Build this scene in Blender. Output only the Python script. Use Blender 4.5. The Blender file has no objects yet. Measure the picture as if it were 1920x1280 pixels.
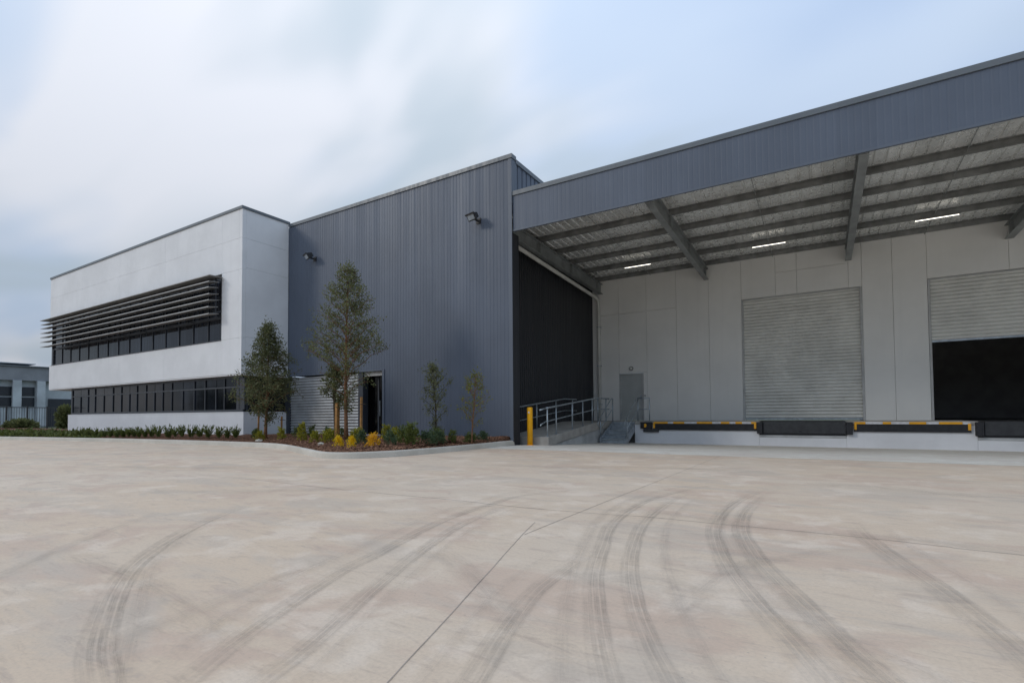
import bpy, bmesh, math, random
import numpy as np
from mathutils import Matrix, Vector

random.seed(7)
RNG = np.random.default_rng(11)
scene = bpy.context.scene
C = scene.collection

# ------------------------------------------------------------------ camera
YAW, PITCH, ROLL = -0.5456, 0.0316, -0.007
CAM_H, FOCAL, SHIFT = 1.1404, 954.2496, 108.1247
fw = Vector((math.sin(YAW) * math.cos(PITCH), math.cos(YAW) * math.cos(PITCH), math.sin(PITCH)))
rt = Vector((math.cos(YAW), -math.sin(YAW), 0))
up = rt.cross(fw)
cr, sr = math.cos(ROLL), math.sin(ROLL)
rt2, up2 = cr * rt + sr * up, cr * up - sr * rt
cam_data = bpy.data.cameras.new('camera')
cam = bpy.data.objects.new('camera', cam_data)
C.objects.link(cam)
cam.matrix_world = Matrix(((rt2.x, up2.x, -fw.x, 0), (rt2.y, up2.y, -fw.y, 0), (rt2.z, up2.z, -fw.z, CAM_H), (0, 0, 0, 1)))
cam_data.sensor_width = 36.0
cam_data.lens = FOCAL * 36.0 / 1920.0
cam_data.shift_y = SHIFT / 1920.0
cam_data.clip_start = 0.05
cam_data.clip_end = 6000
scene.camera = cam

# ------------------------------------------------------------------ sun and sky
SUN_EL, SUN_AZ = math.radians(27), math.radians(-138)     # azimuth from +Y towards +X: front left of the buildings
sd = Vector((math.sin(SUN_AZ) * math.cos(SUN_EL), math.cos(SUN_AZ) * math.cos(SUN_EL), math.sin(SUN_EL)))
sun_data = bpy.data.lights.new('sun', 'SUN')
sun_data.energy = 0.5
sun_data.angle = math.radians(11)
sun_data.color = (1.0, 0.95, 0.88)
sun = bpy.data.objects.new('sun', sun_data)
C.objects.link(sun)
sun.rotation_euler = (-sd).to_track_quat('-Z', 'Y').to_euler()

world = bpy.data.worlds.new('World')
scene.world = world
world.use_nodes = True
wn, wl = world.node_tree.nodes, world.node_tree.links
wn.clear()
def W(t, **kw):
    n = wn.new(t)
    for k, v in kw.items():
        setattr(n, k, v)
    return n
def wmath(op, a, b=None, c=None, clamp=False):
    n = W('ShaderNodeMath', operation=op, use_clamp=clamp)
    for i, v in enumerate((a, b, c)):
        if v is None: continue
        if isinstance(v, (int, float)): n.inputs[i].default_value = v
        else: wl.new(v, n.inputs[i])
    return n.outputs[0]
sky = W('ShaderNodeTexSky', sky_type='NISHITA')
sky.sun_disc = False
sky.sun_elevation = SUN_EL
sky.sun_rotation = SUN_AZ
sky.dust_density = 2.0
bg_blue = W('ShaderNodeBackground'); bg_blue.inputs[1].default_value = 0.12
wl.new(sky.outputs[0], bg_blue.inputs[0])
tc = W('ShaderNodeTexCoord')
sep = W('ShaderNodeSeparateXYZ'); wl.new(tc.outputs['Generated'], sep.inputs[0])
zz = wmath('ADD', wmath('MAXIMUM', sep.outputs[2], 0.0), 0.22)
px, py = wmath('DIVIDE', sep.outputs[0], zz), wmath('DIVIDE', sep.outputs[1], zz)
comb = W('ShaderNodeCombineXYZ'); wl.new(px, comb.inputs[0]); wl.new(py, comb.inputs[1])
mp = W('ShaderNodeMapping'); wl.new(comb.outputs[0], mp.inputs[0])
mp.inputs['Rotation'].default_value = (0, 0, math.radians(32))
mp.inputs['Scale'].default_value = (0.62, 1.15, 1)
mp.inputs['Location'].default_value = (0.0, 0.0, 0.0)
no1 = W('ShaderNodeTexNoise'); wl.new(mp.outputs[0], no1.inputs[0])
no1.inputs['Scale'].default_value = 1.0; no1.inputs['Detail'].default_value = 2.2
no1.inputs['Roughness'].default_value = 0.42; no1.inputs['Distortion'].default_value = 0.55
no2 = W('ShaderNodeTexNoise'); wl.new(mp.outputs[0], no2.inputs[0])
no2.inputs['Scale'].default_value = 2.1; no2.inputs['Detail'].default_value = 2.0
no2.inputs['Roughness'].default_value = 0.4; no2.inputs['Distortion'].default_value = 0.9
# clouds thin out towards the right (+X), the side away from the sun
side = wmath('MULTIPLY_ADD', sep.outputs[0], -0.20, wmath('MULTIPLY', sep.outputs[1], -0.02))
cov = wmath('ADD', wmath('ADD', no1.outputs[0], wmath('MULTIPLY', no2.outputs[0], 0.50)), side)
ramp = W('ShaderNodeValToRGB'); wl.new(cov, ramp.inputs[0])
ramp.color_ramp.interpolation = 'EASE'
ramp.color_ramp.elements[0].position = 0.56; ramp.color_ramp.elements[0].color = (0.42, 0.53, 0.715, 1)
ramp.color_ramp.elements[1].position = 1.02; ramp.color_ramp.elements[1].color = (0.68, 0.712, 0.785, 1)
e = ramp.color_ramp.elements.new(0.78); e.color = (0.475, 0.575, 0.73, 1)
bg_cloud = W('ShaderNodeBackground'); bg_cloud.inputs[1].default_value = 1.0
mp3 = W('ShaderNodeMapping'); wl.new(comb.outputs[0], mp3.inputs[0])
mp3.inputs['Rotation'].default_value = (0, 0, math.radians(48)); mp3.inputs['Scale'].default_value = (0.8, 1.5, 1); mp3.inputs['Location'].default_value = (8.0, 1.6, 0)
no3 = W('ShaderNodeTexNoise'); wl.new(mp3.outputs[0], no3.inputs[0])
no3.inputs['Scale'].default_value = 1.25; no3.inputs['Detail'].default_value = 2.5; no3.inputs['Roughness'].default_value = 0.45; no3.inputs['Distortion'].default_value = 0.8
gr = W('ShaderNodeMapRange', interpolation_type='SMOOTHSTEP'); wl.new(no3.outputs[0], gr.inputs[0])
gr.inputs[1].default_value = 0.33; gr.inputs[2].default_value = 0.63; gr.inputs[3].default_value = 0.85; gr.inputs[4].default_value = 0.0
gmix = W('ShaderNodeMix', data_type='RGBA'); wl.new(gr.outputs[0], gmix.inputs[0]); wl.new(ramp.outputs[0], gmix.inputs[6])
gmix.inputs[7].default_value = (0.43, 0.515, 0.60, 1)
wl.new(gmix.outputs[2], bg_cloud.inputs[0])
# an overcast sky grows steadily brighter towards the zenith
wl.new(wmath('MULTIPLY_ADD', wmath('MAXIMUM', sep.outputs[2], 0.0), 0.90, 0.60), bg_cloud.inputs[1])
mr = W('ShaderNodeMapRange', interpolation_type='SMOOTHSTEP'); wl.new(cov, mr.inputs[0])
mr.inputs[1].default_value = 0.45; mr.inputs[2].default_value = 0.80
mr.inputs[3].default_value = 0.86; mr.inputs[4].default_value = 0.98
mixs = W('ShaderNodeMixShader')
wl.new(mr.outputs[0], mixs.inputs[0]); wl.new(bg_blue.outputs[0], mixs.inputs[1]); wl.new(bg_cloud.outputs[0], mixs.inputs[2])
wo = W('ShaderNodeOutputWorld'); wl.new(mixs.outputs[0], wo.inputs[0])

scene.view_settings.view_transform = 'Standard'
scene.view_settings.look = 'None'
scene.view_settings.gamma = 1.0
scene.view_settings.exposure = 0.25
scene.view_settings.use_curve_mapping = False
scene.render.engine = 'CYCLES'
scene.cycles.use_denoising = True
scene.cycles.max_bounces = 7
scene.cycles.diffuse_bounces = 4
scene.cycles.transparent_max_bounces = 24

# ------------------------------------------------------------------ materials
class NT:
    def __init__(s, name):
        s.m = bpy.data.materials.new(name); s.m.use_nodes = True
        s.n, s.l = s.m.node_tree.nodes, s.m.node_tree.links
        s.n.clear()
        s.out = s.n.new('ShaderNodeOutputMaterial')
        s.b = s.n.new('ShaderNodeBsdfPrincipled')
        s.l.new(s.b.outputs[0], s.out.inputs[0])
        s.geo = None
    def new(s, t, **kw):
        n = s.n.new(t)
        for k, v in kw.items(): setattr(n, k, v)
        return n
    def put(s, v, sock):
        if isinstance(v, (int, float)): sock.default_value = v
        elif isinstance(v, tuple): sock.default_value = v if len(v) != 3 or sock.type == 'VECTOR' else (*v, 1)
        else: s.l.new(v, sock)
    def pos(s):
        if s.geo is None: s.geo = s.new('ShaderNodeNewGeometry')
        return s.geo.outputs['Position']
    def mapping(s, vec, scale=(1, 1, 1), rot=(0, 0, 0), loc=(0, 0, 0)):
        m = s.new('ShaderNodeMapping'); s.l.new(vec, m.inputs[0])
        m.inputs['Scale'].default_value = scale; m.inputs['Rotation'].default_value = rot; m.inputs['Location'].default_value = loc
        return m.outputs[0]
    def noise(s, vec, scale, detail=4, rough=0.55, dist=0.0):
        n = s.new('ShaderNodeTexNoise'); s.l.new(vec, n.inputs[0])
        n.inputs['Scale'].default_value = scale; n.inputs['Detail'].default_value = detail
        n.inputs['Roughness'].default_value = rough; n.inputs['Distortion'].default_value = dist
        return n.outputs[0]
    def math(s, op, a, b=None, clamp=False):
        n = s.new('ShaderNodeMath', operation=op, use_clamp=clamp)
        s.put(a, n.inputs[0])
        if b is not None: s.put(b, n.inputs[1])
        return n.outputs[0]
    def rng(s, v, a, b, c, d, smooth=True):
        n = s.new('ShaderNodeMapRange', interpolation_type='SMOOTHSTEP' if smooth else 'LINEAR'); s.l.new(v, n.inputs[0])
        for i, q in enumerate((a, b, c, d)): s.put(q, n.inputs[i + 1])
        return n.outputs[0]
    def mix(s, f, a, b, mode='MIX'):
        n = s.new('ShaderNodeMix', data_type='RGBA', blend_type=mode)
        s.put(f, n.inputs[0]); s.put(a, n.inputs[6]); s.put(b, n.inputs[7])
        return n.outputs[2]
    def bump(s, h, strength, dist=0.01):
        n = s.new('ShaderNodeBump'); s.l.new(h, n.inputs['Height'])
        n.inputs['Strength'].default_value = strength; n.inputs['Distance'].default_value = dist
        s.l.new(n.outputs[0], s.b.inputs['Normal'])
    def set(s, col=None, rough=None, metal=None, spec=None):
        if col is not None: s.put(col, s.b.inputs['Base Color'])
        if rough is not None: s.put(rough, s.b.inputs['Roughness'])
        if metal is not None: s.put(metal, s.b.inputs['Metallic'])
        if spec is not None: s.put(spec, s.b.inputs['Specular IOR Level'])
        return s.m

def m_plain(name, col, rough=0.6, metal=0.0, var=0.12, scale=1.5, spec=0.4, bump=0.0, bscale=60):
    t = NT(name)
    n = t.noise(t.pos(), scale, 5, 0.6)
    c = t.mix(t.rng(n, 0.3, 0.7, 0, 1), tuple(v * (1 - var) for v in col), tuple(min(1, v * (1 + var)) for v in col))
    t.set(c, rough, metal, spec)
    if bump: t.bump(t.noise(t.pos(), bscale, 3), bump, 0.004)
    return t.m

def m_yard(name, base, warm, grey, joint_seed):
    t = NT(name)
    p = t.pos()
    big = t.noise(p, 0.28, 5, 0.6, 0.4)
    st1 = t.noise(t.mapping(p, (0.7, 2.0, 1), (0, 0, math.radians(-26))), 1.0, 5, 0.62, 0.5)
    st2 = t.noise(t.mapping(p, (3.2, 9.5, 1), (0, 0, math.radians(-34)), (7, 3, 0)), 1.0, 6, 0.7, 0.8)
    mid = t.noise(p, 2.3, 6, 0.62, 0.3)
    fine = t.noise(p, 55, 3, 0.7)
    blo = t.noise(t.mapping(p, (0.8, 1.5, 1), (0, 0, math.radians(-18)), (3, 9, 0)), 1.0, 6, 0.66, 0.7)
    scr = t.noise(t.mapping(p, (5.0, 26, 1), (0, 0, math.radians(-36))), 1.0, 4, 0.7, 0.4)
    c = t.mix(t.rng(big, 0.38, 0.62, 0, 1), base, warm)
    c = t.mix(t.math('MULTIPLY', t.rng(blo, 0.48, 0.62, 0, 1), 0.78), c, (base[0] * 0.88, base[1] * 0.80, base[2] * 0.79))
    c = t.mix(t.math('MULTIPLY', t.rng(st1, 0.48, 0.66, 0, 1), 0.75), c, grey)
    c = t.mix(t.math('MULTIPLY', t.rng(st2, 0.53, 0.70, 0, 1), 0.62), c, (grey[0] * 0.84, grey[1] * 0.79, grey[2] * 0.79))
    c = t.mix(t.math('MULTIPLY', t.rng(mid, 0.50, 0.66, 0, 1), 0.58), c, (min(1, base[0] * 1.14), min(1, base[1] * 1.17), min(1, base[2] * 1.22)))
    c = t.mix(t.math('MULTIPLY', t.rng(scr, 0.54, 0.70, 0, 1), 0.34), c, (base[0] * 0.62, base[1] * 0.58, base[2] * 0.57))
    c = t.mix(t.math('MULTIPLY', t.rng(fine, 0.35, 0.75, 0, 1), 0.28), c, (base[0] * 0.60, base[1] * 0.60, base[2] * 0.60))
    v = t.new('ShaderNodeTexVoronoi'); t.l.new(p, v.inputs[0]); v.inputs['Scale'].default_value = 17.0
    pit = t.math('MULTIPLY', t.rng(v.outputs['Distance'], 0.03, 0.10, 1, 0), t.rng(t.noise(p, 3.1, 3), 0.50, 0.62, 0, 1))
    c = t.mix(t.math('MULTIPLY', pit, 0.42), c, (0.20, 0.18, 0.17))
    t.set(c, t.rng(mid, 0.3, 0.7, 0.62, 0.82), 0, 0.35)
    h = t.math('ADD', t.math('MULTIPLY', fine, 0.6), t.math('MULTIPLY', t.noise(t.mapping(p, (6, 90, 1), (0, 0, math.radians(-22))), 1.0, 3), 0.5))
    t.bump(h, 0.22, 0.004)
    return t.m

def m_paint_wall(name, col, var=0.05):
    t = NT(name)
    p = t.pos()
    n = t.noise(p, 0.7, 5, 0.6)
    s = t.noise(t.mapping(p, (3.0, 3.0, 0.18)), 1.0, 5, 0.65)
    c = t.mix(t.rng(n, 0.3, 0.7, 0, 1), tuple(v * (1 - var) for v in col), tuple(v * (1 + var) for v in col))
    c = t.mix(t.math('MULTIPLY', t.rng(s, 0.5, 0.8, 0, 1), 0.16), c, tuple(v * 0.72 for v in col))
    t.set(c, 0.72, 0, 0.3)
    t.bump(t.noise(p, 40, 4), 0.08, 0.003)
    return t.m

def m_cladding(name, col, rough=0.42):
    t = NT(name)
    p = t.pos()
    n = t.noise(p, 0.5, 4, 0.55)
    s = t.noise(t.mapping(p, (7.0, 7.0, 0.12)), 1.0, 4, 0.6)
    c = t.mix(t.rng(n, 0.3, 0.7, 0, 1), tuple(v * 0.93 for v in col), tuple(v * 1.08 for v in col))
    c = t.mix(t.math('MULTIPLY', t.rng(s, 0.5, 0.8, 0, 1), 0.18), c, tuple(v * 0.7 for v in col))
    t.set(c, t.rng(s, 0.2, 0.8, rough - 0.05, rough + 0.12), 0.0, 0.5)
    t.b.inputs['IOR'].default_value = 1.5
    sx = t.new('ShaderNodeSeparateXYZ'); t.l.new(p, sx.inputs[0])
    wn_ = t.new('ShaderNodeTexWhiteNoise', noise_dimensions='1D'); t.l.new(t.math('FLOOR', t.math('DIVIDE', t.math('ADD', sx.outputs[0], sx.outputs[1]), 0.76)), wn_.inputs['W'])
    c = t.mix(t.math('MULTIPLY', wn_.outputs['Value'], 0.16), c, tuple(v * 0.5 for v in col)); t.set(c)
    t.bump(t.noise(t.mapping(p, (2, 2, 0.5)), 1.0, 2), 0.06, 0.02)
    return t.m

def m_glass(name, base, stripes):
    t = NT(name)
    p = t.pos()
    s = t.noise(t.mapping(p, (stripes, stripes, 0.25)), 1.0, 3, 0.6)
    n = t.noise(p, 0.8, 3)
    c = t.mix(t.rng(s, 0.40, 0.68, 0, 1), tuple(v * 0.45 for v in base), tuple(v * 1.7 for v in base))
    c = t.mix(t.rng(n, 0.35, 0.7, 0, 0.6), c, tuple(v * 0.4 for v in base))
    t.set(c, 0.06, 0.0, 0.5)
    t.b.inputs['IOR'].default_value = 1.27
    t.bump(t.noise(p, 1.2, 2), 0.02, 0.03)
    return t.m

def m_leaf(name, dark, light, trans=0.25):
    t = NT(name)
    t.pos()
    isl = t.geo.outputs['Random Per Island']
    n = t.noise(t.pos(), 2.2, 2)
    f = t.math('ADD', t.math('MULTIPLY', isl, 0.65), t.math('MULTIPLY', n, 0.45), True)
    c = t.mix(f, dark, light)
    t.set(c, 0.55, 0, 0.35)
    tr = t.new('ShaderNodeBsdfTranslucent'); t.l.new(c, tr.inputs[0])
    mx = t.new('ShaderNodeMixShader'); mx.inputs[0].default_value = trans
    t.l.new(t.b.outputs[0], mx.inputs[1]); t.l.new(tr.outputs[0], mx.inputs[2]); t.l.new(mx.outputs[0], t.out.inputs[0])
    return t.m

def m_foil(name):
    t = NT(name)
    p = t.pos()
    w = t.noise(t.mapping(p, (2.2, 0.7, 1)), 1.0, 4, 0.6, 0.6)
    w2 = t.noise(p, 5.0, 3, 0.6)
    c = t.mix(t.rng(w, 0.3, 0.72, 0, 1), (0.72, 0.73, 0.71), (0.90, 0.91, 0.89))
    t.set(c, t.rng(w2, 0.3, 0.7, 0.22, 0.38), 0.45, 0.5)
    t.bump(t.math('ADD', w, t.math('MULTIPLY', w2, 0.4)), 0.22, 0.03)
    return t.m

def m_mulch(name):
    t = NT(name)
    p = t.pos()
    n = t.noise(p, 22, 5, 0.7)
    c = t.mix(t.rng(n, 0.32, 0.68, 0, 1), (0.045, 0.020, 0.012), (0.22, 0.105, 0.062))
    t.set(c, 0.9, 0, 0.2)
    t.bump(n, 0.9, 0.04)
    return t.m

def m_island(name, a, b, rough=0.8):
    t = NT(name); t.pos()
    t.set(t.mix(t.geo.outputs['Random Per Island'], a, b), rough, 0, 0.2)
    return t.m

def m_kerb(name):
    t = NT(name)
    p = t.pos()
    n = t.noise(p, 1.1, 5, 0.6)
    f = t.noise(p, 30, 4, 0.65)
    c = t.mix(t.rng(n, 0.3, 0.7, 0, 1), (0.52, 0.485, 0.42), (0.63, 0.59, 0.52))
    c = t.mix(t.math('MULTIPLY', t.rng(f, 0.45, 0.75, 0, 1), 0.3), c, (0.28, 0.27, 0.25))
    t.set(c, 0.85, 0, 0.25)
    t.bump(f, 0.25, 0.006)
    return t.m

def m_tyre(name, col, amount, ribs):
    """rubber left on the slab: ribs across (UV v), patchy along (UV u), fading at its ends (attribute 'fade')"""
    t = NT(name)
    uv = t.new('ShaderNodeUVMap'); uv.uv_map = 'UVMap'
    sp = t.new('ShaderNodeSeparateXYZ'); t.l.new(uv.outputs[0], sp.inputs[0])
    v = sp.outputs[1]
    wob = t.math('ADD', v, t.math('MULTIPLY', t.math('SUBTRACT', t.noise(t.mapping(uv.outputs[0], (1.3, 0, 0)), 1.0, 2), 0.5), 0.05))
    prof = t.new('ShaderNodeValToRGB'); t.l.new(wob, prof.inputs[0])
    cr_ = prof.color_ramp
    while len(cr_.elements) > 1: cr_.elements.remove(cr_.elements[0])
    cr_.elements[0].position = 0.0; cr_.elements[0].color = (0, 0, 0, 1)
    for posn, val in ribs:
        e = cr_.elements.new(posn); e.color = (val, val, val, 1)
    n = t.noise(t.mapping(uv.outputs[0], (2.2, 3.0, 1)), 1.0, 5, 0.65)
    st = t.noise(t.mapping(uv.outputs[0], (0.8, 46.0, 1)), 1.0, 4, 0.75)
    tr_ = t.noise(t.mapping(uv.outputs[0], (42.0, 2.0, 1)), 1.0, 2, 0.7)
    fa = t.new('ShaderNodeAttribute'); fa.attribute_name = 'fade'
    a = t.math('MULTIPLY', prof.outputs[0], t.rng(n, 0.30, 0.68, 0.12, 1.0))
    a = t.math('MULTIPLY', a, t.rng(st, 0.32, 0.66, 0.25, 1.0))
    a = t.math('MULTIPLY', a, t.rng(tr_, 0.25, 0.7, 0.68, 1.0))
    a = t.math('MULTIPLY', t.math('MULTIPLY', a, fa.outputs['Fac']), amount, True)
    t.set(col, 0.75, 0, 0.3)
    t.l.new(a, t.b.inputs['Alpha'])
    return t.m

M = {}
M['yard'] = m_yard('yard_concrete', (0.71, 0.575, 0.445), (0.70, 0.54, 0.395), (0.59, 0.49, 0.395), 0)
M['apron'] = m_yard('apron_concrete', (0.76, 0.71, 0.62), (0.73, 0.67, 0.58), (0.64, 0.60, 0.54), 1)
M['far'] = m_plain('far_ground', (0.10, 0.115, 0.055), 0.95, 0, 0.4, 0.2)
M['joint'] = m_plain('joint_filler', (0.31, 0.27, 0.235), 0.9, 0, 0.3, 3)
M['kerb'] = m_kerb('kerb_concrete')
M['mulch'] = m_mulch('bark_mulch')
M['chip'] = m_island('bark_chip', (0.06, 0.026, 0.016), (0.36, 0.19, 0.115))
M['white'] = m_paint_wall('white_precast', (0.775, 0.785, 0.80))
M['grey'] = m_paint_wall('grey_precast', (0.79, 0.785, 0.755), 0.03)
M['plinth'] = m_paint_wall('plinth_paint', (0.73, 0.74, 0.765))
M['dockface'] = m_paint_wall('dock_face_paint', (0.70, 0.71, 0.735), 0.06)
M['back'] = m_plain('panel_joint', (0.46, 0.46, 0.46), 0.9)
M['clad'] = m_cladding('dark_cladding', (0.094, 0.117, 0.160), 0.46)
M['trim'] = m_cladding('dark_trim', (0.104, 0.127, 0.166), 0.46)
M['cap'] = m_cladding('parapet_capping', (0.13, 0.15, 0.17), 0.36)
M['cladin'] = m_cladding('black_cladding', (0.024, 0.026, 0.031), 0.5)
M['interior'] = m_plain('dim_interior', (0.34, 0.34, 0.34), 0.8)
M['steel'] = m_plain('painted_steel', (0.25, 0.265, 0.265), 0.42, 0.2, 0.2, 2.0, 0.5)
M['purlin'] = m_plain('galvanised_purlin', (0.20, 0.205, 0.20), 0.45, 0.4, 0.25, 2.5, 0.5)
M['foil'] = m_foil('roof_foil')
M['roof'] = m_plain('roof_sheet', (0.42, 0.43, 0.44), 0.5, 0.2)
M['frame'] = m_plain('window_frame', (0.046, 0.052, 0.064), 0.45, 0.1)
M['glass_up'] = m_glass('upper_glass', (0.020, 0.025, 0.036), 7.0)
M['glass_lo'] = m_glass('lower_glass', (0.008, 0.010, 0.015), 1.6)
M['glass_dk'] = m_glass('door_glass', (0.004, 0.004, 0.005), 1.0)
M['blade'] = m_plain('louvre_paint', (0.27, 0.265, 0.255), 0.5, 0.1, 0.15, 1.2)
M['blade_edge'] = m_plain('louvre_nosing', (0.48, 0.48, 0.47), 0.45, 0.1)
M['screen'] = m_plain('corrugated_screen', (0.36, 0.375, 0.385), 0.42, 0.35, 0.15, 1.3, 0.5)
M['roller'] = m_plain('roller_curtain', (0.72, 0.72, 0.68), 0.45, 0.15, 0.08, 1.3, 0.5)
M['doorpaint'] = m_plain('door_paint', (0.42, 0.44, 0.43), 0.5, 0, 0.06)
M['doorframe'] = m_plain('door_frame_paint', (0.46, 0.465, 0.46), 0.5)
M['galv'] = m_plain('galvanised_tube', (0.40, 0.45, 0.49), 0.38, 0.65, 0.2, 6.0, 0.5)
M['ramp'] = m_plain('ramp_concrete', (0.36, 0.345, 0.32), 0.85, 0, 0.16, 2.0, 0.3, 0.2, 40)
M['rampside'] = m_plain('ramp_side_concrete', (0.44, 0.45, 0.455), 0.8, 0, 0.16, 1.6, 0.3, 0.2, 40)
M['stair'] = m_plain('stair_steel', (0.33, 0.37, 0.41), 0.5, 0.3, 0.2, 5)
M['tread'] = m_plain('stair_tread', (0.25, 0.27, 0.29), 0.6, 0.3, 0.25, 6)
M['rubber'] = m_plain('black_rubber', (0.018, 0.019, 0.023), 0.6, 0, 0.3, 8)
M['leveller'] = m_plain('leveller_steel', (0.040, 0.042, 0.046), 0.5, 0.1, 0.2, 6)
M['yellow'] = m_plain('safety_yellow', (0.80, 0.38, 0.015), 0.5, 0, 0.10, 6)
M['bollard'] = m_plain('bollard_yellow', (0.96, 0.45, 0.006), 0.42, 0, 0.07, 7)
M['tapewhite'] = m_plain('tape_white', (0.62, 0.62, 0.64), 0.5, 0, 0.15, 9)
M['pvc'] = m_plain('white_pipe', (0.60, 0.60, 0.56), 0.5)
M['lampbody'] = m_plain('lamp_housing', (0.035, 0.036, 0.038), 0.5)
M['lens'] = m_plain('lamp_lens', (0.32, 0.37, 0.42), 0.15)
M['bark'] = m_plain('bark', (0.19, 0.10, 0.055), 0.9, 0, 0.35, 14, 0.2, 0.5, 50)
M['barkdark'] = m_plain('dark_bark', (0.06, 0.048, 0.036), 0.9, 0, 0.35, 14, 0.2, 0.5, 50)
M['stake'] = m_plain('timber_stake', (0.33, 0.17, 0.055), 0.8, 0, 0.3, 9)
M['leaf'] = m_leaf('leaf_olive', (0.056, 0.068, 0.028), (0.240, 0.255, 0.105), 0.35)
M['leafdark'] = m_leaf('leaf_dark', (0.044, 0.052, 0.025), (0.195, 0.210, 0.090), 0.33)
M['leafyel'] = m_leaf('leaf_lime', (0.05, 0.065, 0.014), (0.26, 0.26, 0.03))
M['shrub'] = m_leaf('shrub_green', (0.035, 0.052, 0.014), (0.175, 0.210, 0.052))
M['shrubblue'] = m_leaf('shrub_blue_green', (0.03, 0.052, 0.026), (0.12, 0.180, 0.085))
M['flower'] = m_leaf('flower_yellow', (0.62, 0.34, 0.01), (0.98, 0.76, 0.02), 0.35)
M['flowerorange'] = m_leaf('flower_orange', (0.58, 0.24, 0.01), (0.95, 0.60, 0.03), 0.35)
M['limeshrub'] = m_leaf('shrub_lime', (0.10, 0.11, 0.015), (0.46, 0.42, 0.04))
M['farwall'] = m_plain('far_wall', (0.25, 0.265, 0.29), 0.85, 0, 0.12, 0.6)
M['farpale'] = m_plain('far_pale_wall', (0.46, 0.50, 0.53), 0.85, 0, 0.15, 0.6)
M['farglass'] = m_plain('far_glass', (0.03, 0.035, 0.045), 0.2)
M['fence'] = m_plain('fence_steel', (0.05, 0.05, 0.055), 0.6)
M['slab'] = m_plain('door_slab', (0.62, 0.62, 0.66), 0.8)
_tread = [(0.03, 0.25), (0.08, 0.95), (0.24, 1.0), (0.27, 0.12), (0.30, 0.12), (0.33, 0.85), (0.50, 0.9), (0.53, 0.10), (0.56, 0.10), (0.59, 0.75), (0.72, 0.7), (0.75, 0.15), (0.78, 0.5), (0.92, 0.45), (1.0, 0.0)]
_soft = [(0.15, 0.35), (0.3, 0.75), (0.5, 1.0), (0.7, 0.8), (0.85, 0.35), (1.0, 0.0)]
M['tyre'] = m_tyre('tyre_rubber', (0.20, 0.185, 0.17), 0.46, _tread)
M['tyresoft'] = m_tyre('tyre_scuff', (0.27, 0.235, 0.215), 0.27, _soft)
t_ = NT('tube_glow'); t_.set((0.9, 0.9, 0.86), 0.4)
t_.b.inputs['Emission Color'].default_value = (1.0, 0.94, 0.82, 1); t_.b.inputs['Emission Strength'].default_value = 3.2
M['glow'] = t_.m

# ------------------------------------------------------------------ mesh helpers
class MB:
    def __init__(s): s.v, s.f = [], []
    def add(s, vs, fs):
        k = len(s.v); s.v += [tuple(v) for v in vs]; s.f += [tuple(i + k for i in f) for f in fs]; return s
    def box(s, x0, x1, y0, y1, z0, z1):
        vs = [(x, y, z) for z in (z0, z1) for y in (y0, y1) for x in (x0, x1)]
        return s.add(vs, [(0, 2, 3, 1), (4, 5, 7, 6), (0, 1, 5, 4), (2, 6, 7, 3), (0, 4, 6, 2), (1, 3, 7, 5)])
    def prism(s, poly, axis, a0, a1):
        """poly: 2-D outline; axis 'x': poly=(y,z), 'y': poly=(x,z), 'z': poly=(x,y)"""
        n = len(poly)
        def mk(p, a): return {'x': (a, p[0], p[1]), 'y': (p[0], a, p[1]), 'z': (p[0], p[1], a)}[axis]
        vs = [mk(p, a0) for p in poly] + [mk(p, a1) for p in poly]
        fs = [(i, (i + 1) % n, (i + 1) % n + n, i + n) for i in range(n)] + [tuple(range(n))[::-1], tuple(range(n, 2 * n))]
        return s.add(vs, fs)
    def tube(s, pts, r, seg=10, caps=True):
        pts = [Vector(p) for p in pts]; n = len(pts)
        rr = r if isinstance(r, (list, tuple)) else [r] * n
        vs, fs, u = [], [], None
        for i, p in enumerate(pts):
            d = (pts[min(i + 1, n - 1)] - pts[max(i - 1, 0)]).normalized()
            if u is None: u = d.orthogonal().normalized()
            u = (u - d * u.dot(d))
            u = u.normalized() if u.length > 1e-6 else d.orthogonal().normalized()
            w = d.cross(u)
            for k in range(seg):
                a = 2 * math.pi * k / seg
                vs.append(p + (u * math.cos(a) + w * math.sin(a)) * rr[i])
        for i in range(n - 1):
            for k in range(seg):
                a, b = i * seg + k, i * seg + (k + 1) % seg
                fs.append((a, b, b + seg, a + seg))
        if caps: fs += [tuple(range(seg))[::-1], tuple(range((n - 1) * seg, n * seg))]
        return s.add(vs, fs)
    def sheet(s, prof, fn, b0, b1):
        """a folded sheet: prof = list of (a, depth); fn(a, depth, b) -> xyz; runs from b0 to b1"""
        n = len(prof)
        vs = [fn(a, d, b0) for a, d in prof] + [fn(a, d, b1) for a, d in prof]
        return s.add(vs, [(i, i + 1, i + 1 + n, i + n) for i in range(n - 1)])
    def build(s, name, mat, parent=None, smooth=False, bevel=0.0):
        me = bpy.data.meshes.new(name)
        me.from_pydata(s.v, [], s.f); me.update()
        bm = bmesh.new(); bm.from_mesh(me); bmesh.ops.recalc_face_normals(bm, faces=bm.faces); bm.to_mesh(me); bm.free()
        if smooth:
            for p in me.polygons: p.use_smooth = True
        me.materials.append(M[mat])
        return link(name, me, parent, bevel)

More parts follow.
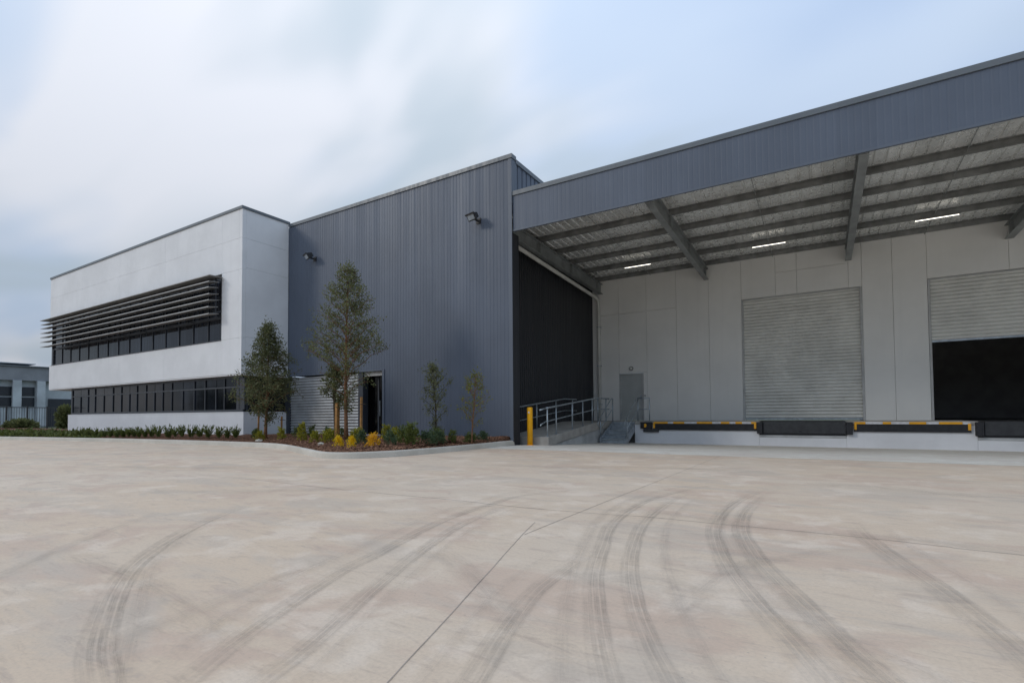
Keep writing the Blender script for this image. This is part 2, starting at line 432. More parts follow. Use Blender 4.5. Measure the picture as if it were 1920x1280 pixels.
def link(name, me, parent=None, bevel=0.0):
    o = bpy.data.objects.new(name, me); C.objects.link(o)
    if parent is not None: adopt(o, parent)
    if bevel:
        b = o.modifiers.new('bevel', 'BEVEL'); b.width = bevel; b.segments = 2; b.limit_method = 'ANGLE'
    return o
def adopt(o, parent):
    o.parent = parent
    w = Vector(parent.location)
    q = parent.parent
    while q is not None:
        w = w if q.type == 'MESH' and Vector(q.location).length == 0 else w
        q = q.parent
    o.matrix_parent_inverse = Matrix.Translation(-w) if parent.type == 'EMPTY' else Matrix.Identity(4)
def tag(o, label, cat, group=None):
    o['label'] = label; o['category'] = cat
    if group: o['group'] = group
    return o
def thing(name, label, cat, loc=(0, 0, 0), group=None):
    o = bpy.data.objects.new(name, None); o.location = loc; o.empty_display_size = 0.3
    C.objects.link(o); return tag(o, label, cat, group)
def structure(o): o['kind'] = 'structure'; return o
def stuff(o): o['kind'] = 'stuff'; return o
def catmull(pts, sub=8, closed=False):
    out = []; n = len(pts)
    P = [Vector(p) for p in pts]
    for i in range(n - 1):
        p0, p1, p2, p3 = P[max(i - 1, 0)], P[i], P[i + 1], P[min(i + 2, n - 1)]
        for k in range(sub):
            t = k / sub
            out.append(0.5 * ((2 * p1) + (-p0 + p2) * t + (2 * p0 - 5 * p1 + 4 * p2 - p3) * t * t + (-p0 + 3 * p1 - 3 * p2 + p3) * t ** 3))
    out.append(P[-1]); return out

# levels and planes of the place (metres)
GZ = 0.20                     # yard level
YW, YL, YD, YF, YR, YK = 11.83, 11.99, 13.94, 13.99, 22.51, 20.07
DOCK = 0.87
def ground(y):
    if y <= 13.2: return GZ
    t = min(1, (y - 13.2) / (YK - 13.2)); return GZ * (1 - (t * t * (3 - 2 * t)) * 0.35 - t * 0.65)

# ------------------------------------------------------------------ ground
ys = [-45, -20, -8, -4, 0, 2, 4, 6, 8, 10, 12.16]
mb = MB()
for i in range(len(ys) - 1):
    mb.add([(-75, ys[i], GZ), (40, ys[i], GZ), (40, ys[i + 1], GZ), (-75, ys[i + 1], GZ)], [(0, 1, 2, 3)])
yard = structure(mb.build('concrete_yard', 'yard'))
mb = MB()
ya = [12.175, 13.2] + list(np.linspace(13.7, YK + 0.3, 16))
for i in range(len(ya) - 1):
    a, b = ya[i], ya[i + 1]
    mb.add([(-8.36, a, ground(a)), (40, a, ground(a)), (40, b, ground(b)), (-8.36, b, ground(b))], [(0, 1, 2, 3)])
apron = structure(mb.build('dock_apron', 'apron'))
mb = MB().add([(-3000, -3000, -0.25), (3000, -3000, -0.25), (3000, 3000, -0.25), (-3000, 3000, -0.25)], [(0, 1, 2, 3)])
structure(mb.build('ground', 'far'))
mb = MB().add([(-140, 4, 0.17), (-28, 4, 0.17), (-28, 60, 0.17), (-140, 60, 0.17)], [(0, 1, 2, 3)])
structure(mb.build('verge', 'far'))
M['sub'] = M['joint']
structure(MB().add([(-60, 12.0, 0.13), (40, 12.0, 0.13), (40, 12.4, 0.13), (-60, 12.4, 0.13)], [(0, 1, 2, 3)]).build('joint_bed', 'joint'))

def strip(name, pts, width, mat, z, parent, sub=10, jitter=0.0, fade=True):
    path = catmull([(p[0], p[1], 0) for p in pts], sub)
    n = len(path); vs, uv, fd = [], [], []
    L = [0.0]
    for i in range(1, n): L.append(L[-1] + (path[i] - path[i - 1]).length)
    for i, p in enumerate(path):
        d = (path[min(i + 1, n - 1)] - path[max(i - 1, 0)]).normalized()
        nr = Vector((-d.y, d.x, 0))
        w = width[0] + (width[1] - width[0]) * L[i] / L[-1] if isinstance(width, tuple) else width
        j = random.uniform(-jitter, jitter)
        for sgn, vv in ((-0.5, 0.0), (0.5, 1.0)):
            q = p + nr * (w * sgn + j); vs.append((q.x, q.y, z)); uv.append((L[i], vv))
            e = min(1.0, L[i] / (0.2 * L[-1]), (L[-1] - L[i]) / (0.3 * L[-1])) if fade else 1.0
            fd.append(max(0.0, e))
    me = bpy.data.meshes.new(name)
    me.from_pydata(vs, [], [(2 * i, 2 * i + 2, 2 * i + 3, 2 * i + 1) for i in range(n - 1)]); me.update()
    ul = me.uv_layers.new(name='UVMap')
    for lp in me.loops: ul.data[lp.index].uv = uv[lp.vertex_index]
    at = me.attributes.new('fade', 'FLOAT', 'POINT'); at.data.foreach_set('value', fd)
    me.materials.append(M[mat]); return link(name, me, parent)

def ext(pts, k):          # carry a mark on towards the camera, out of the frame
    a, b = Vector((*pts[0], 0)), Vector((*pts[1], 0)); q = a + (a - b).normalized() * k
    return [(q.x, q.y)] + pts
marks = [
 ('tyre', 0.20, 0.6, [(-2.21, 0.81), (-2.52, 0.91), (-2.85, 1.05), (-3.34, 1.29), (-3.8, 1.57), (-4.25, 1.95), (-4.8, 2.52), (-5.27, 3.16)]),
 ('tyresoft', 0.22, 0.6, [(-4.23, 1.04), (-4.41, 1.22), (-4.68, 1.45), (-4.91, 1.7), (-5.25, 2.06), (-5.7, 2.6)]),
 ('tyresoft', 0.26, 0, [(-4.7, 1.49), (-3.94, 1.43), (-3.41, 1.43), (-2.89, 1.37), (-2.49, 1.31), (-2.14, 1.23), (-1.9, 1.18)]),
 ('tyre', 0.17, 0.6, [(-1.95, 0.96), (-2.11, 1.23), (-2.31, 1.64), (-2.51, 2.12), (-2.6, 2.47), (-2.71, 2.82), (-2.94, 3.67), (-3.01, 4.41), (-3.02, 5.13), (-2.75, 5.74), (-2.37, 6.27)]),
 ('tyre', 0.16, 0.6, [(-1.72, 1.1), (-1.83, 1.4), (-2.14, 2.07), (-2.45, 2.84), (-2.69, 3.63), (-2.78, 4.3), (-2.7, 5.0)]),
 ('tyre', 0.17, 0.8, [(-0.66, 1.72), (-0.81, 2.01), (-0.99, 2.41), (-1.17, 2.85), (-1.36, 3.47), (-1.57, 4.26), (-1.65, 5.13), (-1.61, 5.85), (-1.41, 6.63), (-1.0, 7.6)]),
 ('tyre', 0.16, 0.8, [(-0.48, 1.83), (-0.63, 2.1), (-0.82, 2.51), (-1.05, 3.14), (-1.22, 3.8), (-1.36, 4.56), (-1.41, 5.59), (-1.38, 6.59)]),
 ('tyre', 0.17, 0.5, [(-1.07, 1.48), (-1.2, 1.89), (-1.32, 2.38), (-1.36, 2.83), (-1.38, 3.34)]),
 ('tyre', 0.18, 0.8, [(-0.01, 2.11), (-0.14, 2.42), (-0.32, 2.84), (-0.5, 3.32), (-0.67, 3.93), (-0.79, 4.6), (-0.82, 5.52), (-0.71, 6.57), (-0.56, 7.2)]),
 ('tyre', 0.20, 0.8, [(0.17, 2.21), (0.06, 2.46), (-0.07, 2.81), (-0.23, 3.23), (-0.4, 3.73), (-0.57, 4.47), (-0.64, 5.27), (-0.61, 6.32)]),
 ('tyre', 0.22, 0.8, [(0.64, 2.71), (0.59, 3.03), (0.52, 3.45), (0.41, 3.93), (0.26, 4.64), (0.19, 5.32)]),
 ('tyresoft', 0.24, 0, [(-0.62, 2.12), (-0.6, 2.55), (-0.55, 2.97), (-0.46, 3.4), (-0.21, 3.78), (0.12, 4.24), (0.5, 4.6)]),
 ('tyresoft', 0.16, 0.3, [(0.34, 2.31), (0.24, 2.41), (0.1, 2.52), (-0.1, 2.7)]),
 ('tyresoft', 0.30, 0, [(-2.44, 2.85), (-1.85, 2.5), (-1.42, 2.16), (-1.21, 2.01), (-0.9, 1.85)]),
 ('tyresoft', 0.20, 0, [(-2.5, 0.9), (-2.57, 1.07), (-2.62, 1.38), (-2.74, 1.95), (-2.75, 2.32)]),
 ('tyresoft', 0.22, 0, [(-4.34, 2.88), (-4.27, 3.25), (-3.78, 3.58), (-3.2, 3.7)]),
 ('tyresoft', 0.35, 0, [(-2.0, 4.75), (-1.2, 4.85), (-0.3, 4.62), (0.6, 4.75), (1.6, 4.6)]),
 ('tyresoft', 0.5, 0, [(-0.4, 7.6), (0.4, 7.9), (1.3, 7.6), (2.2, 7.9)]),
 ('tyresoft', 0.5, 0, [(-7.6, 3.0), (-6.6, 3.5), (-5.6, 4.3), (-4.9, 5.4)]),
 ('tyresoft', 0.6, 0, [(-12, 4.2), (-10, 5.0), (-8.4, 6.0), (-7.0, 6.6)]),
 ('tyresoft', 0.5, 0, [(-6.0, 7.8), (-4.2, 8.2), (-2.5, 8.9), (-0.8, 9.0)]),
]
for i, (m, w, e, pts) in enumerate(marks):
    strip('tyre_mark', ext(pts, e) if e else pts, w * 0.78, m, GZ + 0.0035 + 0.0006 * i, yard)
for i, (m, w, e, pts) in enumerate(list(marks)):        # fainter second passes beside the strong marks
    if m != 'tyre': continue
    off = (0.17, -0.15, 0.21, -0.19)[i % 4]
    q = [(x + off, y + 0.06 * math.sin(i + k * 0.7)) for k, (x, y) in enumerate(pts)]
    strip('tyre_mark', ext(q, e) if e else q, w * (0.55, 0.4, 0.7)[i % 3], 'tyresoft', GZ + 0.0175 + 0.0005 * i, yard)
joints = [
 (0.0042, [(-1.10, 0.61), (-1.33, 1.33), (-1.55, 2.02), (-1.75, 2.63), (-2.03, 3.48), (-2.17, 3.95)]),
 (0.0050, [(-2.02, 3.50), (-2.02, 4.2), (-2.01, 5.5), (-1.99, 7.1), (-1.97, 9.5), (-1.95, 12.1)]),
 (0.0065, [(-8.89, 4.5), (-7.39, 4.56), (-6.37, 4.52), (-5.7, 4.49), (-4.49, 4.51), (-3.51, 4.55), (-2.96, 4.52), (-2.39, 4.53), (-1.71, 4.6), (-1.36, 4.66), (-0.85, 4.66), (-0.26, 4.68), (0.26, 4.68), (0.71, 4.65), (1.11, 4.62), (4.0, 4.66), (9.0, 4.7)]),
]
for w, pts in joints:
    strip('slab_joint', pts, w, 'joint', GZ + 0.0025, yard, 6, 0.0012, False)

# ------------------------------------------------------------------ kerb and garden bed
kp = [(-8.40, 13.98), (-8.30, 12.0), (-8.31, 9.9), (-8.45, 8.75), (-8.80, 8.0), (-9.30, 7.65), (-9.95, 7.70), (-11.01, 8.16), (-12.63, 8.87), (-13.7, 9.27), (-14.57, 9.46), (-15.82, 9.52), (-17.72, 9.50), (-20.76, 9.29), (-24.3, 8.96), (-27.8, 8.37), (-31.8, 7.69), (-40, 6.2), (-58, 2.6)]
kpath = catmull([(x, y, 0) for x, y in kp], 8)
prof = [(0.0, -0.05), (0.0, 0.0), (0.022, 0.105), (0.035, 0.128), (0.058, 0.14), (0.125, 0.14), (0.15, 0.13), (0.15, -0.05)]
mb = MB(); vs, fs = [], []
inner = []
for i, p in enumerate(kpath):
    d = (kpath[min(i + 1, len(kpath) - 1)] - kpath[max(i - 1, 0)]).normalized()
    nr = Vector((d.y, -d.x, 0))                      # towards the bed
    if i == 0: nr = Vector((-1, 0, 0))
    for a, h in prof: vs.append((p.x + nr.x * a, p.y + nr.y * a, GZ + h))
    inner.append((p.x + nr.x * 0.145, p.y + nr.y * 0.145))
k = len(prof)
for i in range(len(kpath) - 1):
    for j in range(k - 1): fs.append((i * k + j, i * k + j + 1, (i + 1) * k + j + 1, (i + 1) * k + j))
mb.add(vs, fs); kerb = structure(mb.build('kerb', 'kerb'))
def wall_point(x, y):
    if x > -8.9 and y > 9.0: return (-8.6 - (14 - y) * 0.55, YD - 0.02)
    if x > -19.4: return (min(x, -8.6) - max(0, 9.5 - abs(x)) * 0.6 if x > -12 else x, YD + 0.4)
    if x > -38: return (x, YL + 0.2)
    return (x - 2, 14.0)
def bump_z(x, y): return 0.018 * math.sin(5.1 * x + 1.3 * y) * math.sin(3.7 * y - 1.9 * x) + 0.014 * math.sin(11.3 * x - 7.7 * y)
def bed_z(t, x, y): return GZ + 0.115 + 0.13 * math.sin(min(1.0, t * 2.2) * math.pi / 2) * 0.85 + bump_z(x, y) * min(1, t * 8)
KB = 22; vs, fs = [], []
for i, (x, y) in enumerate(inner):
    wx, wy = wall_point(x, y)
    for j in range(KB + 1):
        t = (j / KB) ** 1.3
        qx, qy = x + (wx - x) * t, y + (wy - y) * t
        vs.append((qx, qy, bed_z(t, qx, qy)))
for i in range(len(inner) - 1):
    for j in range(KB): a = i * (KB + 1) + j; fs.append((a, a + 1, a + KB + 2, a + KB + 1))
bed = structure(MB().add(vs, fs).build('garden_bed', 'mulch', None, True))
BEDV = np.array(vs)
def bed_height(x, y):
    d = (BEDV[:, 0] - x) ** 2 + (BEDV[:, 1] - y) ** 2
    return float(BEDV[int(np.argmin(d)), 2])
# loose bark chips
cv, cf = [], []
ni = len(inner)
for q in range(15000):
    i = int(abs(random.gauss(0, 1)) * 40) if q % 4 else random.randrange(ni - 9)
    if i >= ni - 9: continue
    x0, y0 = inner[i]; x1, y1 = inner[i + 1]; u = random.random()
    x, y = x0 + (x1 - x0) * u, y0 + (y1 - y0) * u
    wx, wy = wall_point(x, y); t = random.random() ** 1.6
    qx, qy = x + (wx - x) * t, y + (wy - y) * t
    z = bed_z(t, qx, qy) + random.uniform(0.0, 0.018)
    s = random.uniform(0.012, 0.04); a = random.uniform(0, 6.28); tl = random.uniform(-0.5, 0.5)
    dx, dy = math.cos(a) * s, math.sin(a) * s; w = random.uniform(0.25, 0.6)
    b = len(cv)
    cv += [(qx - dx - dy * w, qy - dy + dx * w, z - s * tl), (qx + dx - dy * w, qy + dy + dx * w, z + s * tl), (qx + dx + dy * w, qy + dy - dx * w, z + s * tl + 0.006), (qx - dx + dy * w, qy - dy - dx * w, z - s * tl), (qx, qy, z + 0.012)]
    cf += [(b, b + 1, b + 4), (b + 1, b + 2, b + 4), (b + 2, b + 3, b + 4), (b + 3, b, b + 4)]
o = stuff(MB().add(cv, cf).build('bark_chips', 'chip'))
o['label'] = 'loose brown bark chips covering the kerbed garden bed'; o['category'] = 'mulch'

# ------------------------------------------------------------------ office building (white)
XL, XR, ZP, ZS = -40.20, -19.95, 9.72, 2.90
WX0, WX1, WZ0, WZ1 = -39.95, -21.40, 4.36, 7.16
off = thing('office_building', 'white two-storey office block with ribbon windows and a louvred upper storey', 'building', (-30, 13, GZ))
G = 0.003
def panel(x0, x1, z0, z1, y0, y1, mat, parent): return MB().box(x0 + G, x1 - G, y0, y1, z0 + G, z1 - G).build('wall_panel', mat, parent, False, 0.003)
cols = [XL, -35.6, -30.9, -26.2, WX1, -20.17, XR + 0.007]
for a, b in zip(cols[:-1], cols[1:]):
    panel(a, b, 8.45, ZP - 0.08, YW, YW + 0.16, 'white', off)
    panel(a, b, WZ1, 8.45, YW, YW + 0.16, 'white', off)
    panel(a, b, ZS, WZ0, YW, YW + 0.16, 'white', off)
for a, b in ((WX1, -20.17), (-20.17, XR + 0.007)): panel(a, b, WZ0, WZ1, YW, YW + 0.16, 'white', off)
panel(XL, WX0, WZ0, WZ1, YW + 0.10, YW + 0.16, 'frame', off)
# end wall facing right (+X)
for z0, z1 in ((ZS, 4.40), (4.40, 7.24), (7.24, 8.45), (8.45, ZP - 0.08)):
    MB().box(XR - 0.16, XR, YW + 0.165, YD - 0.01, z0 + G, z1 - G).build('wall_panel', 'white', off, False, 0.003)
MB().box(XL + 0.05, XR - 0.17, YW + 0.17, YW + 0.22, ZS + 0.05, WZ0 - 0.02).build('backing_wall', 'back', off)
MB().box(XL + 0.05, XR - 0.17, YW + 0.17, YW + 0.22, WZ1 + 0.02, ZP - 0.2).build('backing_wall', 'back', off)
MB().box(WX1 + 0.05, XR - 0.17, YW + 0.17, YW + 0.22, WZ0, WZ1).build('backing_wall', 'back', off)
MB().box(XR - 0.22, XR - 0.17, YW + 0.23, YD + 3, ZS + 0.05, ZP - 0.2).build('backing_wall', 'back', off)
MB().box(XL, XL + 0.16, YW + 0.17, YD + 12, ZS, ZP - 0.08).build('side_wall', 'white', off)
MB().box(XL + 0.2, XR - 0.2, YW + 0.3, YD + 12, ZP - 0.6, ZP - 0.5).build('roof', 'roof', off)
MB().box(XL - 0.04, XR + 0.04, YW - 0.04, YW + 0.22, ZP - 0.08, ZP + 0.03).build('parapet_capping', 'cap', off)
MB().box(XR - 0.20, XR + 0.04, YW + 0.223, YD + 0.04, ZP - 0.08, ZP + 0.028).build('parapet_capping', 'cap', off)
MB().box(XL + 0.02, XR - 0.02, YW + 0.02, YD + 2, ZS - 0.05, ZS - 0.003).build('soffit', 'white', off)
# upper ribbon window
MB().box(WX0, WX1, YW + 0.14, YW + 0.20, WZ0, WZ0 + 0.07).build('window_frame', 'frame', off)
MB().box(WX0, WX1, YW - 0.02, YW + 0.137, WZ0 - 0.02, WZ0 - 0.003).build('window_sill', 'frame', off)
MB().box(WX0, WX1, YW + 0.14, YW + 0.20, WZ1 - 0.07, WZ1).build('window_frame', 'frame', off)
MB().box(WX0, WX1, YW + 0.135, YW + 0.205, 5.30, 5.42).build('window_transom', 'frame', off)
MB().box(WX1 - 0.06, WX1 - 0.004, YW + 0.003, YW + 0.20, WZ0 + 0.072, WZ1 - 0.072).build('window_reveal', 'frame', off)
NM = 15
mx = np.linspace(WX0, WX1 - 0.05, NM + 1)
for i in range(NM + 1):
    MB().box(mx[i] - 0.022, mx[i] + 0.022, YW + 0.13, YW + 0.21, WZ0 + 0.072, WZ1 - 0.072).build('mullion', 'frame', off)
for i in range(NM):
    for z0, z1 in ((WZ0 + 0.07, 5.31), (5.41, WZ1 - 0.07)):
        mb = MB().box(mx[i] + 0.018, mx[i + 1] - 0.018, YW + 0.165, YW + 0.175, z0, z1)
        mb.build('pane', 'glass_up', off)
MB().box(WX0 + 0.1, WX1, YW + 0.9, YW + 0.95, WZ0, WZ1).build('room_back_wall', 'back', off)
# louvres
lv = thing('sun_louvres', 'stack of seven long horizontal sunshade blades across the upper office window', 'louvres', (-30.5, 11.5, 7.0))
for n, z in enumerate((6.98, 6.73, 6.50, 6.22, 5.97, 5.69, 5.40)):
    tip, back = (11.24, 11.80) if n == 0 else (11.27, 11.66)
    dz = 0.0 if n == 0 else -0.05
    x1 = -21.25 if n == 0 else -21.32 - 0.02 * (n % 3)
    b = MB().prism([(tip, z), (back, z - dz), (back, z - dz - 0.02), (tip, z - 0.028)], 'x', -39.78, x1).build('louvre_blade', 'blade', lv)
    MB().box(-39.79, x1 + 0.01, tip - 0.014, tip - 0.002, z - 0.030, z + 0.004).build('nosing', 'blade_edge', b)
for x in list(np.linspace(-39.2, -21.6, 9)):
    MB().box(x - 0.02, x + 0.02, 11.66, 11.72, 5.30, 6.95).build('louvre_post', 'frame', lv)
    for z in (5.34, 6.15, 6.86): MB().box(x - 0.015, x + 0.015, 11.72, YW + 0.13, z, z + 0.03).build('bracket', 'frame', lv)
# ground storey: plinth and glazing
PX0, PX1, PZ = -37.70, -20.02, 1.36
pl = MB().box(PX0, PX1, YL, YL + 0.16, 0.0, PZ - 0.035).build('plinth_wall', 'plinth', off)
MB().box(PX0 - 0.01, PX1 + 0.012, YL - 0.012, YL + 0.17, PZ - 0.032, PZ).build('sill_capping', 'white', off)
MB().box(PX1 - 0.16, PX1, YL + 0.163, YD - 0.02, 0.0, PZ - 0.035).build('plinth_wall', 'plinth', off)
MB().box(PX1 - 0.16, PX1 + 0.012, YL + 0.173, YD - 0.02, PZ - 0.034, PZ - 0.002).build('sill_capping', 'white', off)
MB().box(PX0, PX0 + 0.16, YL + 0.163, YD + 12, 0.0, ZS - 0.06).build('side_wall', 'plinth', off)
GY = YL + 0.10
LX = [-37.40, -36.22, -35.22, -34.30, -33.2, -32.09, -31.12, -30.22, -29.40, -28.45, -27.60, -26.80, -25.95, -24.96, -23.95, -23.05, -22.19, -21.55, -20.55]
MB().box(LX[0] - 0.10, LX[-1] + 0.35, GY - 0.03, GY + 0.05, PZ + 0.003, PZ + 0.10).build('window_frame', 'frame', off)
MB().box(LX[0] - 0.10, LX[-1] + 0.35, GY - 0.03, GY + 0.05, ZS - 0.14, ZS - 0.055).build('window_frame', 'frame', off)
MB().box(LX[0] - 0.10, LX[-1] + 0.35, GY - 0.025, GY + 0.045, 2.36, 2.42).build('window_transom', 'frame', off)
for i, x in enumerate(LX):
    w = 0.026 if 0 < i < len(LX) - 1 else 0.09
    MB().box(x - w, x + w, GY - 0.035, GY + 0.055, PZ + 0.103, 2.357).build('mullion', 'frame', off)
    if i % 3 != 1 or i in (0, len(LX) - 1): MB().box(x - w * 0.8, x + w * 0.8, GY - 0.035, GY + 0.055, 2.423, ZS - 0.143).build('mullion', 'frame', off)
for i in range(len(LX) - 1):
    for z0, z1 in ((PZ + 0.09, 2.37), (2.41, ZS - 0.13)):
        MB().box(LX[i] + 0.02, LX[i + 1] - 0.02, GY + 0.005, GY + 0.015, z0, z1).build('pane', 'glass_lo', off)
MB().box(LX[-1] + 0.09, -20.10, GY - 0.02, GY + 0.03, PZ + 0.103, ZS - 0.143).build('spandrel', 'frame', off)
MB().box(-20.20, -20.12, GY + 0.05, YD - 0.02, PZ + 0.003, ZS - 0.055).build('end_glazing', 'glass_lo', off)
MB().box(-20.205, -20.115, GY + 0.06, GY + 0.14, PZ + 0.004, ZS - 0.057).build('mullion', 'frame', off)
MB().box(-37.2, -20.4, GY + 0.6, GY + 0.65, PZ, ZS).build('room_back_wall', 'back', off)

# ------------------------------------------------------------------ dark clad warehouse block
XD, ZD = -8.42, 9.60
wh = thing('warehouse_block', 'tall charcoal ribbed-metal warehouse block beside the white offices', 'building', (-14, 14, GZ))
PITCHR = 0.138
def ribs(a0, a1, pitch=PITCHR, d=0.0055, flat=0.42):
    out = []; k0 = math.floor(a0 / pitch)
    k = k0
    while k * pitch < a1 + pitch:
        b = k * pitch
        for q, dd in ((0.0, 0.0), (0.70, 0.0), (0.76, d), (0.94, d)):
            out.append((b + q * pitch, dd))
        k += 1
    out = [(a, dd) for a, dd in out if a0 < a < a1]
    return [(a0, out[0][1])] + out + [(a1, out[-1][1])]
front = lambda a, d, b: (a, YD + d, b)
OX0, OX1, OZ0, OZ1 = -19.92, -14.10, 0.30, 2.90
mb = MB()
mb.sheet(ribs(OX1, XD - 0.12), front, 0.26, ZD - 0.10)
mb.sheet(ribs(XR + 0.002, OX1), front, OZ1, ZD - 0.10)
mb.build('cladding', 'clad', wh)
MB().box(XR + 0.045, XD + 0.03, YD - 0.04, YD + 0.25, ZD - 0.10, ZD + 0.03).build('parapet_capping', 'cap', wh)
MB().box(XD - 0.12, XD + 0.003, YD - 0.012, YD + 0.30, 8.0, ZD - 0.102).build('corner_flashing', 'trim', wh)
MB().box(XD - 0.12, XD + 0.003, YD - 0.012, YD + 0.01, 0.22, 7.998).build('corner_flashing', 'trim', wh)
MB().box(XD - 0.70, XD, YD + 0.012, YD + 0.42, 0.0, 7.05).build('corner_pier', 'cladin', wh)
MB().box(-11.6, XD - 0.122, YD - 0.018, YD + 0.01, 0.20, 0.275).build('base_flashing', 'trim', wh)
MB().box(OX1 + 0.12, -11.602, YD - 0.016, YD + 0.01, 0.20, 0.26).build('base_flashing', 'trim', wh)
# side return above the canopy roof (+X face)
mb = MB(); mb.sheet(ribs(YD + 0.30, YD + 12.0, 0.30, 0.03), lambda a, d, b: (XD - 0.02 - d, a, b), 7.9, ZD - 0.16)
mb.build('side_cladding', 'clad', wh)
MB().box(XD - 0.2, XD + 0.02, YD + 0.253, YD + 12, ZD - 0.18, ZD - 0.04).build('parapet_capping', 'cap', wh)
# side wall under the canopy
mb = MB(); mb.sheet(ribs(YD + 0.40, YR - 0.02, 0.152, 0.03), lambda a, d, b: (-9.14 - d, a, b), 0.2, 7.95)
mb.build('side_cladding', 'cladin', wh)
MB().box(XR + 0.1, -9.2, YD + 0.2, YD + 14, ZD - 0.6, ZD - 0.5).build('roof', 'roof', wh)
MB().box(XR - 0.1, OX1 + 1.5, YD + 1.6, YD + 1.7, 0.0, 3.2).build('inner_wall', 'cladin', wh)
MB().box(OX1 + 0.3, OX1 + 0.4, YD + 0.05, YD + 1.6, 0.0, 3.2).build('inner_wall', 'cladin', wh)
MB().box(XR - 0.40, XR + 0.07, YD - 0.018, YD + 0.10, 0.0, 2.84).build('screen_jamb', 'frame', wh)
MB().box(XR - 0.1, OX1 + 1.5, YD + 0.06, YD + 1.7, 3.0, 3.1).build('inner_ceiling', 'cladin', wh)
MB().box(XR - 0.1, -9.3, YD + 1.75, YD + 1.85, 3.15, ZD - 0.3).build('inner_wall', 'back', wh)
# doorway in the block
MB().box(OX1 - 0.10, OX1 + 0.005, YD - 0.03, YD + 0.30, 0.26, OZ1 + 0.02).build('door_frame', 'trim', wh)
MB().box(-15.60, OX1 - 0.103, YD - 0.03, YD + 0.02, OZ1 - 0.03, OZ1 + 0.03).build('head_flashing', 'trim', wh)
MB().box(XR + 0.02, -15.603, YD - 0.032, YD + 0.02, OZ1 - 0.02, OZ1 + 0.02).build('head_flashing', 'trim', wh)
MB().box(-15.40, OX1 - 0.103, YD + 0.10, YD + 0.22, 2.70, OZ1 - 0.032).build('door_lintel', 'doorframe', wh)
MB().box(-15.56, -15.30, YD + 0.03, YD + 0.30, 0.26, OZ1 - 0.032).build('door_frame', 'frame', wh)
MB().box(-15.30, OX1 - 0.10, YD + 0.35, YD + 0.37, 0.30, 2.72).build('glass_door', 'glass_dk', wh)
MB().box(-14.80, -14.73, YD + 0.33, YD + 0.349, 0.32, 2.70).build('door_stile', 'frame', wh)
MB().tube([(-14.66, YD + 0.31, 1.15), (-14.66, YD + 0.31, 1.75)], 0.015, 8).build('door_handle', 'galv', wh)
MB().box(-15.7, -13.9, YD - 0.75, YD + 0.30, 0.16, 0.44).build('door_step', 'slab', wh, False, 0.01)
# corrugated screen
prof_s = []
zc = 0.26
while zc < 2.84:
    for q in range(6): prof_s.append((zc + 0.1175 * q / 6, 0.020 * math.cos(2 * math.pi * q / 6)))
    zc += 0.1175
mb = MB(); mb.sheet(prof_s, lambda a, d, b: (b, YD + 0.045 + d, a), XR + 0.16, -15.57)
mb.build('corrugated_screen', 'screen', wh, True)
MB().box(XR + 0.075, XR + 0.155, YD - 0.01, YD + 0.10, 0.2, OZ1 - 0.022).build('screen_post', 'frame', wh)
MB().box(-19.6, -16.0, YD - 0.9, YD - 0.3, 0.2, 0.40).build('path_slab', 'slab', wh, False, 0.01)

def floodlight(x, z, label, yaw):
    r = thing('floodlight', label, 'floodlight', (x, YD, z), 'floodlights on the charcoal wall')
    base = Matrix.Translation((x, YD - 0.30, z)) @ Matrix.Rotation(yaw, 4, 'Z') @ Matrix.Rotation(math.radians(32), 4, 'X') @ Matrix.Scale(0.82, 4)
    def put(mb, name, mat, bev=0.0):
        mb.v = [tuple(base @ Vector(v)) for v in mb.v]; return mb.build(name, mat, r, False, bev)
    put(MB().add([(-0.24, -0.16, -0.14), (0.24, -0.16, -0.14), (0.24, -0.16, 0.16), (-0.24, -0.16, 0.16), (-0.12, 0.16, -0.09), (0.12, 0.16, -0.09), (0.12, 0.16, 0.10), (-0.12, 0.16, 0.10)],
        [(0, 1, 2, 3), (4, 7, 6, 5), (0, 4, 5, 1), (1, 5, 6, 2), (2, 6, 7, 3), (3, 7, 4, 0)]), 'housing', 'lampbody', 0.015)
    put(MB().box(-0.185, 0.185, -0.172, -0.163, -0.09, 0.11), 'lens', 'lens')
    put(MB().box(-0.26, 0.26, -0.20, -0.163, 0.115, 0.175), 'hood', 'lampbody')
    MB().box(x - 0.03, x + 0.03, YD - 0.26, YD - 0.005, z - 0.10, z - 0.05).build('arm', 'lampbody', r)
    MB().box(x - 0.09, x + 0.09, YD - 0.03, YD - 0.003, z - 0.16, z + 0.02).build('wall_plate', 'lampbody', r)
    return r
floodlight(-9.72, 7.75, 'black floodlight high on the charcoal wall near its right corner', math.radians(-14))
floodlight(-18.15, 7.86, 'black floodlight on the charcoal wall close to the white office end wall', math.radians(-20))

# ------------------------------------------------------------------ canopy
CX1 = 15.0
rz = lambda y: 7.09 - 0.0364 * (y - YF)             # underside of the rafters
rzt = lambda y: rz(y) + 0.46
cn = thing('canopy', 'wide loading canopy with charcoal ribbed fascia and exposed steel rafters', 'canopy', (0, 18, 7))
ZFT, ZFB = 8.38, 7.09
mb = MB(); mb.sheet(ribs(XD + 0.006, CX1, PITCHR, 0.002), lambda a, d, b: (a, YF + d, b), ZFB + 0.06, ZFT - 0.12)
mb.build('fascia', 'clad', cn)
MB().box(XD + 0.006, CX1, YF - 0.035, YF + 0.22, ZFT - 0.12, ZFT + 0.02).build('fascia_capping', 'cap', cn)
MB().box(XD + 0.006, CX1, YF - 0.014, YF + 0.05, ZFB, ZFB + 0.062).build('fascia_drip_edge', 'trim', cn)
MB().box(XD + 0.006, CX1, YF + 0.06, YF + 0.09, ZFB + 0.02, ZFT - 0.13).build('fascia_lining', 'steel', cn)
